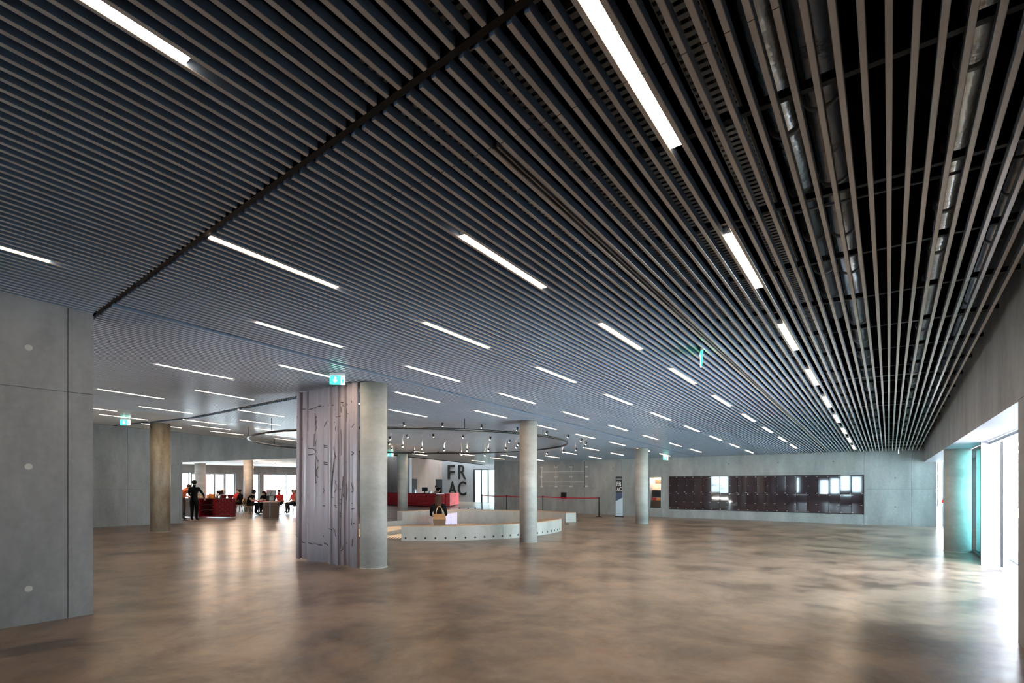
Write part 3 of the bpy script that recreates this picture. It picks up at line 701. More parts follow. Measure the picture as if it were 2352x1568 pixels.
def holder(label, loc, rz, w=0.16, h=0.22, mat=None):
    t = thing('leaflet_holder', label, 'leaflet holder', loc, rz)
    MB().hexa([(-w/2,-0.06,0),(w/2,-0.06,0),(w/2,0.06,0),(-w/2,0.06,0),(-w/2,0.02,h),(w/2,0.02,h),(w/2,0.05,h),(-w/2,0.05,h)]).build('stand', M['metal'], t)
    MB().hexa([(-w/2+.01,-0.075,0.01),(w/2-.01,-0.075,0.01),(w/2-.01,-0.065,0.01),(-w/2+.01,-0.065,0.01),(-w/2+.01,0.0,h+.02),(w/2-.01,0.0,h+.02),(w/2-.01,0.01,h+.02),(-w/2+.01,0.01,h+.02)]).build('leaflet', mat or M['white'], t); return t
holder('tall white leaflet holder on the red reception desk', (-29.35, 27.6, 0.985), 0, 0.16, 0.30)
holder('low white leaflet stand on the reception desk by the receptionist', (-27.6, 27.45, 0.985), 0, 0.22, 0.18)
tag(MB().lathe([(0.03,0),(0.035,0.02),(0.035,0.14),(0.012,0.2),(0.012,0.26)],12).build('water_bottle', M['clear_glass']), 'clear bottle standing on the reception desk', 'bottle').location = (-28.2, 27.7, 0.985)

# ------------------------------------------------------------------ curved concrete benches
def arc_prism(c, f0, f1, t0, t1, z0, z1, n):
    P = []
    for i in range(n+1):
        d = t0+(t1-t0)*i/n; t = math.radians(d); P.append((c[0]+f1(d)*math.cos(t), c[1]+f1(d)*math.sin(t)))
    for i in range(n, -1, -1):
        d = t0+(t1-t0)*i/n; t = math.radians(d); P.append((c[0]+f0(d)*math.cos(t), c[1]+f0(d)*math.sin(t)))
    V = [(x,y,z0) for x,y in P] + [(x,y,z1) for x,y in P]; m = len(P); F = []
    for i in range(n):
        j = m-1-i; F.append((i,i+1,j-1,j)[::-1]); F.append((m+i,m+i+1,m+j-1,m+j))
        F.append((i,i+1,m+i+1,m+i)); F.append((j-1,j,m+j,m+j-1))
    F.append((m-1,0,m,2*m-1)); F.append((n,n+1,m+n+1,m+n))
    return V, F
def bench(label, c, f0, f1, segs, h):
    t = thing('curved_bench', label, 'bench', (c[0], c[1], 0))
    for t0, t1 in segs:
        V, F = arc_prism((0,0), f0, f1, t0+0.05, t1-0.05, 0.0, h-0.03, 28); MB().add(V, F).build('bench_segment', M['bench'], t)
        V, F = arc_prism((0,0), lambda d: f0(d)+0.004, lambda d: f1(d)-0.012, t0+0.05, t1-0.05, h-0.03, h, 28); MB().add(V, F).build('seat_board', M['oak'], t)
    return t
b1_ = bench('curved pale concrete bench with a row of black diamond holes along its base', C0, lambda d: 3.94, lambda d: 4.43, ((-63,-23),(-23,23)), 0.44)
for i in range(22):
    d = math.radians(-61.2 + i*3.78); r = 4.436; s = 0.035
    c = Vector((r*math.cos(d), r*math.sin(d), 0.085)); u = Vector((-math.sin(d), math.cos(d), 0)); n_ = Vector((math.cos(d), math.sin(d), 0))
    P = [c-u*s, c-Vector((0,0,s)), c+u*s, c+Vector((0,0,s))]
    MB().add([tuple(p-n_*0.012) for p in P] + [tuple(p) for p in P], [(3,2,1,0),(4,5,6,7),(0,1,5,4),(1,2,6,5),(2,3,7,6),(3,0,4,7)]).build('diamond_hole', M['black'], b1_)
bench('curved concrete bench with a wooden top along the rear of the sunken circle', CP, lambda d: r_back(d)+0.005, lambda d: r_back(d)+0.53, ((60,95),(95,130),(130,165)), 0.42)
# lit acrylic block and the white tray on the rear bench
t = thing('light_block', 'glowing lavender acrylic block table standing inside the sunken circle', 'table', (-16.3, 17.2, -0.22), YAW)
MB().hexa([(-0.5,-0.3,0),(0.5,-0.3,0),(0.5,0.3,0),(-0.5,0.3,0),(-0.5,-0.3,0.44),(0.5,-0.3,0.58),(0.5,0.3,0.58),(-0.5,0.3,0.44)]).build('block', M['acrylic_lit'], t)
MB().hexa([(-0.51,-0.31,0.44),(0.51,-0.31,0.58),(0.51,0.31,0.58),(-0.51,0.31,0.44),(-0.51,-0.31,0.455),(0.51,-0.31,0.595),(0.51,0.31,0.595),(-0.51,0.31,0.455)]).build('lid', M['acrylic'], t)
for q in range(4): MB().box(-0.45+q*0.24,-0.42+q*0.24,-0.307,-0.30,0.03,0.40).build('fin', M['acrylic'], t)
t = thing('white_tray', 'thin white tray with black knobs on the rear bench top', 'tray', (-17.0, 19.35, 0.42), math.radians(35))
MB().bbox(-0.75,0.75,-0.18,0.18,0,0.02,0.005).build('plate', M['white'], t)
for q in (-0.3, 0.15, 0.5): MB().lathe([(0.035,0.02),(0.045,0.05),(0.03,0.07),(0.0001,0.075)],12,q,0).build('knob', M['black'], t)

# hanging ring and spotlights round it
RC = (-14.75, 13.95); RZ = 3.20; RR = 5.8
t = thing('track_ring', 'large dark tubular ring hung below the slats over the sunken circle', 'light track', (RC[0], RC[1], RZ))
MB().tube([(RR*math.cos(2*PI*i/96), RR*math.sin(2*PI*i/96), 0) for i in range(96)], 0.035, 8, True).build('ring_tube', M['dark_metal'], t)
for i in range(12):
    x, y = RR*math.cos(2*PI*i/12), RR*math.sin(2*PI*i/12); top = zc(RC[1]+y, RC[0]+x)-RZ
    if top > 0.05: MB().tube([(x,y,0.03),(x,y,top)],0.01,6).build('hanger', M['dark_metal'], t)
def spot(x, y, cx_, cy_, label, group, lit):
    z = zc(y, x); rz = math.atan2(cy_-y, cx_-x)
    t = thing('spotlight', label, 'spotlight', (x, y, z), rz, group)
    MB().lathe([(0.035,-0.02),(0.035,0.0)],12).build('mount', M['black'], t)
    d = Vector((0.64,0,-0.77)); p = Vector((0,0,-0.055)); L = 0.05
    MB().tube([tuple(p-d*L), tuple(p+d*L*0.6), tuple(p+d*L)], [0.028,0.032,0.032], 12).build('lamp_can', M['black'], t)
    MB().tube([tuple(p+d*(L+0.001)), tuple(p+d*(L+0.006))], 0.026, 12).build('lens', M['spot_on'], t)
for i in range(28):
    an = 2*PI*i/28; x, y = -14.1+5.25*math.cos(an), 15.4+5.25*math.sin(an)
    spot(x, y, -14.1, 15.4, 'small black spotlight on the slats outside the hanging ring', 'outer circle of spotlights', True)
for i in range(16):
    an = 2*PI*i/16+0.1; x, y = -14.3+2.7*math.cos(an), 15.5+2.7*math.sin(an)
    spot(x, y, -14.3, 15.5, 'small black spotlight on the slats inside the hanging ring', 'inner circle of spotlights', True)
for i in range(6):
    an = 2*PI*i/6+0.3
    l = bpy.data.lights.new('spot_beam', 'SPOT'); l.energy = 260; l.color = (1.0,0.70,0.46); l.spot_size = math.radians(56); l.spot_blend = 0.8; l.shadow_soft_size = 0.06
    o = bpy.data.objects.new('spot_beam', l); COL.objects.link(o); x, y = -14.1+5.0*math.cos(an), 15.4+5.0*math.sin(an)
    o.location = (x, y, zc(y, x)-0.2); o.rotation_euler = (Vector(((-14.1-x)*0.45, (15.4-y)*0.45, -3.4))).to_track_quat('-Z','Y').to_euler()

# ------------------------------------------------------------------ pleated curtain with the line drawing
ct = thing('pleated_curtain', 'tall white pleated film curtain with black line drawing beside a column', 'curtain', (-9.6, 6.5, 0))
edges_px = [69, 103, 150, 213, 275, 330, 385, 432, 470, 520]
CA = 6.46
ebs = [ona(660+e/3.2, 1150, CA)[0] for e in edges_px]
def pleat(b):
    for i in range(len(ebs)-1):
        if b <= ebs[i+1] or i == len(ebs)-2:
            f = (b-ebs[i])/(ebs[i+1]-ebs[i]); f = min(max(f, 0), 1)
            amp = 0.055 if i % 2 == 0 else 0.045
            return -amp*(0.5-0.5*math.cos(PI*(0.25+0.75*f))) + 0.02*math.sin(PI*f*2+i)
    return 0
for i in range(len(ebs)-1):
    n = 10; V = []; F = []
    b0, b1 = ebs[i], ebs[i+1]+0.02
    for q in range(n+1):
        b = b0+(b1-b0)*q/n; y = CA+pleat(min(b, ebs[i+1]-1e-4)) + (0.03 if b > ebs[i+1] else 0)
        lean = 0.0
        for z in (0.015+0.02*math.sin(i*2.1), 1.2, 2.4, zc(CA, b)-0.006): V.append((b+9.6+0.012*(z-1.8)*(1 if i < 2 else 0), y-6.5, z))
    for q in range(n):
        for z in range(3): F.append((q*4+z, (q+1)*4+z, (q+1)*4+z+1, q*4+z+1))
    o = MB().add(V, F, True).build('curtain_panel', M['curtain'], ct)
    sm = o.modifiers.new('thickness', 'SOLIDIFY'); sm.thickness = 0.004
strokes = [[(105,325),(150,320)],[(180,325),(232,305)],[(85,382),(97,374)],[(150,350),(155,420),(163,485)],[(163,383),(177,374)],
 [(213,325),(220,400),(215,470),(211,540),(208,595)],[(215,385),(235,375)],[(216,440),(234,402)],[(215,485),(233,445)],[(213,592),(229,547)],
 [(157,575),(163,600),(180,608),(208,608),(218,625),(216,645),(200,652),(170,655),(160,665),(155,690)],
 [(216,675),(218,760),(218,865),(238,850)],[(220,660),(245,705)],[(243,740),(228,770),(228,800),(242,822)],
 [(278,583),(310,590)],[(280,595),(310,605)],[(276,708),(310,712)],[(278,720),(310,727)],
 [(235,302),(262,295)],[(268,303),(285,298)],[(312,297),(330,285)],[(335,291),(350,288)],[(360,328),(372,318)],[(383,378),(398,365)],[(303,403),(285,450)],[(350,420),(357,410)],[(365,478),(381,448)],[(405,298),(402,345)],[(430,285),(438,340),(443,412)],[(402,270),(437,273)],[(445,302),(464,283)],[(462,355),(487,335)],[(489,256),(497,272)],[(495,457),(511,423)],
 [(413,465),(403,520),(406,590),(400,662)],[(346,590),(352,640),(348,700),(340,790),(335,900),(332,1045)],[(360,638),(382,668),(362,694)],[(360,657),(382,670)],
 [(340,787),(350,765)],[(437,700),(434,732)],[(433,790),(428,900),(420,1050),(415,1200),(416,1343)],[(403,1352),(420,1357),(430,1345),(432,1315)],
 [(357,840),(383,875),(380,910),(352,930)],[(388,906),(406,908)],[(450,862),(460,910),(445,988)],[(485,850),(500,890),(503,920),(485,932)],
 [(278,893),(286,915),(276,940)],[(275,1025),(293,1028)],[(335,965),(348,965)],[(350,1022),(385,1026)],[(352,1033),(387,1038)],[(388,980),(404,983)],[(388,1012),(403,1015)],
 [(431,935),(434,1012)],[(480,1005),(502,1008)],[(475,1056),(513,1045)],[(388,1082),(404,1083)],[(387,1093),(402,1114)],[(475,1116),(490,1140),(497,1172)],[(503,1154),(513,1158)],
 [(329,1193),(341,1208)],[(343,1190),(365,1225),(384,1252)],[(277,1244),(285,1256)],[(105,922),(112,970),(110,1022)],[(155,938),(160,988)],
 [(69,1240),(98,1253)],[(105,1280),(146,1298)],[(152,1287),(207,1309)],[(208,1300),(274,1321)],[(283,1297),(323,1324)],[(436,1286),(461,1303)],[(501,1263),(498,1328)],
 [(105,605),(122,603)],[(105,633),(122,628)],[(105,697),(120,696)],[(107,552),(122,527),(122,550)],[(485,628),(508,640),(488,662)],[(155,1148),(152,1212)]]
for s in strokes:
    mb = MB()
    P = [ona(660+x/3.2, 840+y/3.2, CA) for x, y in s]; Q = []
    for i in range(len(P)-1):
        L = math.hypot(P[i+1][0]-P[i][0], P[i+1][1]-P[i][1]); n = max(2, int(L/0.03))
        for q in range(n): f = q/n; Q.append((P[i][0]+(P[i+1][0]-P[i][0])*f, P[i][1]+(P[i+1][1]-P[i][1])*f))
    Q.append(P[-1]); V = []; F = []
    for i, (b, z) in enumerate(Q):
        i0, i1 = max(i-1,0), min(i+1,len(Q)-1); dx, dz_ = Q[i1][0]-Q[i0][0], Q[i1][1]-Q[i0][1]; l = math.hypot(dx,dz_) or 1
        w = 0.0095*(1.0 if 0 < i < len(Q)-1 else 0.5); nx, nz = -dz_/l*w, dx/l*w
        for sgn in (1,-1): V.append((b+sgn*nx+9.6, CA+pleat(b)-6.5-0.014, z+sgn*nz))
    for i in range(len(Q)-1): F.append((2*i,2*i+1,2*i+3,2*i+2))
    ld = mb.add(V, F).build('drawn_line', M['ink'], ct); ld['label'] = 'thin black drawn line'

# ------------------------------------------------------------------ lockers
lk = thing('locker_bank', 'long bank of dark glossy locker doors in two rows set into the concrete wall', 'locker', (LX0, FW, LZ0))
LW, LHt = LX1-LX0, LZ1-LZ0
MB().box(0.01, LW-0.01, 0.03, 0.44, 0.01, LHt-0.01).build('carcass', M['locker_frame'], lk)
MB().box(0.005,LW-0.005,-0.012,0.03,0.0,0.02).box(0.005,LW-0.005,-0.012,0.03,LHt-0.02,LHt).box(0.005,0.022,-0.012,0.03,0.02,LHt-0.02).box(LW-0.022,LW-0.005,-0.012,0.03,0.02,LHt-0.02).build('frame', M['locker_frame'], lk)
cw = (LW-0.05)/20; chh = (LHt-0.05)/2
for c in range(20):
    for r in range(2):
        x0 = 0.025+c*cw+0.006; x1 = x0+cw-0.012; z0 = 0.025+r*chh+0.006; z1 = z0+chh-0.012
        t1_, t2_ = random.uniform(-1,1)*0.0016, random.uniform(-1,1)*0.002
        d = MB().hexa([(x0,-0.008-t1_-t2_,z0),(x1,-0.008+t1_-t2_,z0),(x1,0.016,z0),(x0,0.016,z0),(x0,-0.008-t1_+t2_,z1),(x1,-0.008+t1_+t2_,z1),(x1,0.016,z1),(x0,0.016,z1)]).build('locker_door', M['locker_glass'], lk)
        hx = x0+0.05 if r else x1-0.05; hz = z0+chh*0.42
        MB().box(hx-0.03,hx+0.03,-0.03,-0.011,hz,hz+0.022).build('handle', M['metal'], d)
        for hz2 in (z0+0.02, z1-0.045): 
            hx2 = x1-0.03 if r else x0+0.03
            MB().box(hx2-0.028,hx2+0.028,-0.017,-0.011,hz2,hz2+0.025).build('hinge', M['metal'], d)

# ------------------------------------------------------------------ shop window in the far wall
sw = struct(MB().box(-9.975,-9.95,FW-0.01,FW+0.44,0.41,2.05).box(-9.36,-9.325,FW-0.01,FW+0.44,0.41,2.05).box(-9.95,-9.36,FW-0.01,FW+0.44,2.02,2.05).box(-9.95,-9.36,FW-0.01,FW+0.44,0.41,0.44).build('window_8', M['frame_grey']))
MB().box(-9.95,-9.36,FW+0.43,FW+0.445,0.44,2.02).build('back_panel', M['peach_wall'], sw)
MB().box(-9.95,-9.36,FW+0.02,FW+0.03,0.44,2.02).build('pane', M['clear_glass'], sw)
MB().box(-9.95,-9.36,FW+0.20,FW+0.43,0.44,0.82).build('low_shelf', M['wood_dark'], sw)
def at_niche(o, label, cat): tag(o, label, cat)
at_niche(MB().bbox(-9.93,-9.45,FW+0.24,FW+0.32,0.98,1.36,0.01).build('display_screen', M['screen']), 'black display screen inside the lit wall niche', 'screen')
at_niche(MB().bbox(-9.86,-9.66,FW+0.1,FW+0.18,0.82,0.96,0.01).build('catalogue_box', M['red']), 'red box on the shelf of the lit wall niche', 'box')
at_niche(MB().bbox(-9.62,-9.5,FW+0.22,FW+0.3,0.82,0.93,0.01).build('catalogue_box', M['orange']), 'orange box on the shelf of the lit wall niche', 'box')
at_niche(MB().box(-9.82,-9.45,FW+0.415,FW+0.43,1.70,1.90).build('framed_picture', M['leather_dark']), 'small brown picture on the back of the lit wall niche', 'picture')
l = bpy.data.lights.new('niche_lamp', 'AREA'); l.energy = 6; l.color = (1,0.68,0.5); l.size = 0.4; o = bpy.data.objects.new('niche_lamp', l); COL.objects.link(o); o.location = (-9.65, FW+0.2, 2.0)

# ------------------------------------------------------------------ wall diagram, black box, banner stand, barrier
t = thing('wall_diagram', 'white line diagram with small captions on the dark concrete wall', 'wall sign', (-15, FW, 0))
def rect(xa, xb, ya, yb, name, d=0.006):
    b0, z1 = ona(xa, ya, FW); b1, _ = ona(xb, ya, FW); _, z0 = ona((xa+xb)/2, yb, FW)
    return MB().box(b0+15, b1+15, -d, 0, min(z0,z1), max(z0,z1)).build(name, M['print_white'], t)
for x in (1244.6, 1277.4, 1311.8): rect(x-0.6, x+0.6, 1073, 1116, 'upright_line')
for y in (1083.6, 1106.2):
    b0, z = ona(1246, y, FW); b1, z2 = ona(1342, y-1.2, FW)
    MB().box(b0+15, b1+15, -0.006, 0, z-0.012, z+0.012).build('cross_line', M['print_white'], t)
for ix, x in enumerate((1244.6, 1277.4, 1311.8, 1347.5)):
    for y in (1073.0, 1095.0, 1117.5):
        yy = y - ix*0.4
        for q in range(3): rect(x-3.3+q*2.3, x-1.7+q*2.3, yy-1.6, yy+1.6, 'caption_mark')
MB().box(ona(1341.5,1080,FW)[0]+15, ona(1343,1080,FW)[0]+15, -0.012, 0, 1.5, 2.95).build('dark_strip', M['black'], t)
b0, z1 = ona(1288.5, 1130, FW-0.03); b1, z0 = ona(1301, 1145, FW-0.03)
t = thing('wall_box', 'square black metal box on the concrete wall below the white diagram', 'wall box', ((b0+b1)/2, FW, z0))
w2 = (b1-b0)/2; MB().bbox(-w2,w2,-0.06,0,0,z1-z0,0.01).build('case', M['black'], t); MB().bbox(-w2+0.03,w2-0.03,-0.064,-0.06,0.03,z1-z0-0.04,0.003).build('cover', M['screen'], t)

t = thing('banner_stand', 'narrow standing banner with white letters over black, slate blue and pale grey', 'banner', (-11.0, 24.25, 0), math.radians(12))
BH = 1.98; BWd = 0.17
MB().hexa([(-0.22,-0.16,0),(0.24,-0.16,0),(0.24,0.16,0),(-0.22,0.16,0),(-0.16,-0.05,0.06),(0.18,-0.05,0.06),(0.18,0.05,0.06),(-0.16,0.05,0.06)]).build('foot', M['dark_metal'], t)
MB().box(-BWd,BWd,-0.015,0.015,0.06,0.06+BH).build('board', M['white'], t)
MB().box(-BWd,BWd,-0.018,-0.0155,1.23,0.06+BH).build('black_field', M['black'], t)
MB().add([(-BWd,-0.0175,0.80),(BWd,-0.0175,0.98),(BWd,-0.0175,1.23),(-BWd,-0.0175,1.23)],[(0,1,2,3)]).build('blue_field', M['print_blue'], t)
MB().add([(-BWd,-0.0175,0.06),(BWd,-0.0175,0.06),(BWd,-0.0175,0.98),(-BWd,-0.0175,0.80)],[(0,1,2,3)]).build('pale_field', M['print_pale'], t)
text_obj('lettering', 'FR', M['print_white'], 0.22, 0.002, 0.01, (0,-0.021,1.57), (PI/2,0,0), t, 0.24)
text_obj('lettering', 'AC', M['print_white'], 0.22, 0.002, 0.01, (0,-0.021,1.30), (PI/2,0,0), t, 0.24)
MB().box(-0.12,0.11,-0.02,-0.018,1.90,1.925).build('small_caption', M['print_pale'], t)
MB().box(-0.12,0.11,-0.02,-0.018,0.16,0.19).build('small_caption', M['frame_grey'], t)

posts = [(-11.85,23.7),(-15.6,24.3),(-18.35,24.6),(-20.9,25.4)]
def bpost(x, y, label):
    t = thing('barrier_post', label, 'barrier post', (x, y, 0))
    MB().lathe([(0.17,0),(0.17,0.012),(0.05,0.03),(0.03,0.035)],24).build('base', M['black'], t)
    MB().lathe([(0.028,0.03),(0.028,0.93)],16).build('pole', M['black'], t)
    MB().lathe([(0.038,0.92),(0.04,0.93),(0.04,1.0),(0.032,1.012),(0.0001,1.012)],16).build('belt_head', M['black'], t)
for (x, y), s in zip(posts, ('nearest the standing banner','second from the standing banner','third from the standing banner','farthest from the standing banner, by the bright corridor')):
    bpost(x, y, 'black belt barrier post %s' % s)
for i in range(3):
    (x0,y0),(x1,y1) = posts[i], posts[i+1]; n = 10; V = []; F = []
    for q in range(n+1):
        f = q/n; sag = 0.035*4*f*(1-f); x = x0+(x1-x0)*f; y = y0+(y1-y0)*f
        for z in (0.935, 0.985): V.append((x, y, z-sag))
    for q in range(n): F.append((2*q,2*q+2,2*q+3,2*q+1))
    o = MB().add(V, F).build('barrier_belt', M['belt']); sm = o.modifiers.new('thickness','SOLIDIFY'); sm.thickness = 0.003
    tag(o, 'red retractable belt stretched between barrier posts, %s' % ('on the stretch next to the banner','on the middle stretch','on the stretch next to the corridor')[i], 'belt')

for i, (w_, z_) in enumerate((('REC', 1.25), ('NO', 0.80))):
    text_obj('glass_lettering', w_, M['black'], 0.32, 0.002, 0.01, (-14.3, -5.44, z_), (PI/2,0,0), wsg, 0.85 if i == 0 else 0.55)
# ------------------------------------------------------------------ exit signs
def exit_sign(label, x, y, rz, w, h, drop):
    z = zc(y, x); t = thing('exit_sign', label, 'exit sign', (x, y, z-drop-h), rz)
    MB().bbox(-w/2,w/2,-0.02,0.02,h,h+0.05,0.01).build('case', M['white'], t)
    MB().box(-w/2,w*0.22,-0.008,0.008,0,h).build('green_panel', M['green'], t)
    MB().box(w*0.22,w/2,-0.008,0.008,0,h).build('white_panel', M['exit_white'], t)
    u = h*0.5; cx_ = -w*0.14
    ar = [(cx_-0.02*u/0.1,0.82*h),(cx_-0.02*u/0.1,0.5*h),(cx_-0.05*u/0.1,0.5*h),(cx_,0.2*h),(cx_+0.05*u/0.1,0.5*h),(cx_+0.02*u/0.1,0.5*h),(cx_+0.02*u/0.1,0.82*h)]
    MB().add([(px_,-0.0095,pz) for px_, pz in ar], [tuple(range(7))]).build('arrow', M['exit_mark'], t)
    MB().ball((w*0.36,-0.010,0.74*h),0.10*h,0.003,0.10*h,10,6).add([(w*0.36-0.10*h,-0.0095,0.15*h),(w*0.36+0.06*h,-0.0095,0.15*h),(w*0.36+0.16*h,-0.0095,0.6*h),(w*0.36-0.12*h,-0.0095,0.6*h)],[(0,1,2,3)]).build('running_figure', M['green'], t)
    MB().tube([(-w*0.3,0,h+0.05),(-w*0.3,0,h+drop)],0.006,6).tube([(w*0.3,0,h+0.05),(w*0.3,0,h+drop)],0.006,6).build('hanger', M['metal'], t)
exit_sign('green exit sign with down arrow hanging by the curtained column', -8.15, 5.75, 0.75, 0.27, 0.16, 0.06)
exit_sign('green exit sign with arrow hanging before the cafe wall', -20.2, 6.2, 0.8, 0.28, 0.17, 0.05)
exit_sign('small lit exit sign hanging near the reception column', -22.2, 19.0, 0.5, 0.42, 0.16, 0.08)
exit_sign('small exit sign hanging before the far concrete wall', -8.6, 24.2, 1.2, 0.34, 0.16, 0.07)
exit_sign('exit sign seen edge-on hanging below the slats by the slot diffuser', -2.25, 7.85, 1.9, 0.36, 0.17, 0.03)
tag(MB().lathe([(0.012,0),(0.012,0.16)],10).build('tube_lamp', M['exit_white']), 'tiny white tube lamp hanging from the slats by the beam', 'lamp').location = (0.3, FW-0.6, zc(FW-0.6)-0.17)

# ------------------------------------------------------------------ entrance on the right
gl = struct(MB().box(1.64,1.70,14.30,14.36,0,2.515).box(1.64,1.70,17.3,17.36,0,2.515).box(1.64,1.70,14.36,17.3,0,0.05).box(1.64,1.70,14.36,17.3,2.46,2.515).build('window_9', M['dark_metal']))
MB().box(1.665,1.675,14.36,17.3,0.05,2.46).build('pane', M['teal_glass'], gl)
gl = struct(MB().box(1.64,1.70,20.3,20.36,0,2.515).box(1.64,1.70,23.1,23.16,0,2.515).box(1.64,1.70,25.5,25.6,0,2.515).box(1.64,1.70,17.36,25.5,0,0.05).build('window_10', M['frame_grey']))
for q0, q1 in ((17.36,20.3),(20.36,23.1),(23.16,25.5)): MB().box(1.665,1.675,q0,q1,0.05,2.5).build('pane', M['pale_teal_glass'], gl)
MB().bbox(1.56,1.63,24.6,24.66,0.98,1.08,0.01).build('push_bar', M['red'], gl)
t = struct(MB().box(1.52,1.82,14.20,14.28,0,2.515).build('trim_1', M['offwhite']))
struct(MB().box(1.82,1.845,14.18,14.30,0,2.515).build('trim_2', M['black'])); struct(MB().box(1.845,1.94,14.16,14.30,0,2.515).build('trim_3', M['offwhite']))
gl = struct(MB().box(1.64,1.70,7.48,7.54,0,2.515).box(1.64,1.70,10.8,10.86,0,2.515).box(1.64,1.70,7.54,14.2,2.46,2.515).build('window_11', M['frame_grey']))
MB().box(1.665,1.675,7.54,10.8,0.0,2.46).build('pane', M['clear_glass'], gl)
struct(MB().box(1.75, 30, -12, 60, -0.1, -0.005).build('floor_outside', M['paving']))
t = thing('doormat', 'dark grey doormat outside the entrance panel', 'doormat', (2.75, 15.8, -0.005))
MB().bbox(-0.62,1.4,-1.6,1.55,0,0.014,0.006).build('mat', M['mat'], t); MB().box(-0.66,1.44,-1.64,-1.6,0,0.012).box(-0.66,1.44,1.55,1.59,0,0.012).build('edge_strip', M['metal'], t)
fn = thing('slat_screen', 'white slatted screen wall standing outside beyond the doormat', 'screen wall', (6.0, 36.0, 0))
MB().box(-4.5,12,0.1,0.25,0,0.45).build('base_wall', M['white'], fn)
MB().box(-4.5,12,0.05,0.3,3.2,3.38).build('top_board', M['white'], fn)
M['screen_white'] = plain('grey_white_slats', (0.12,0.12,0.125), 0.6)
for i in range(24): MB().box(-4.4+i*0.66,-4.4+i*0.66+0.50,0.1,0.2,0.45,3.2).build('slat', M['screen_white'], fn)
MB().box(-4.5,12,0.5,0.55,0,3.38).build('backing', M['dark_metal'], fn)
struct(MB().box(1.62,3.6,7.6,45,3.4,3.6).build('ceiling_canopy', M['white']))
cp = thing('canopy_grid', 'white lattice canopy overhead outside the entrance', 'canopy', (3.2, 20, 3.2))
for i in range(14): MB().box(-1.4+i*0.3,-1.36+i*0.3,-5,9,0.06,0.12).build('long_bar', M['white'], cp)
for i in range(24): MB().box(-1.5,2.6,-5+i*0.6,-4.96+i*0.6,0,0.06).build('cross_bar', M['white'], cp)
for x, y in ((-1.45,-4.9),(2.55,-4.9),(-1.45,8.9),(2.55,8.9)): MB().box(x-0.04,x+0.04,y-0.04,y+0.04,-3.205,0).build('post', M['white'], cp)

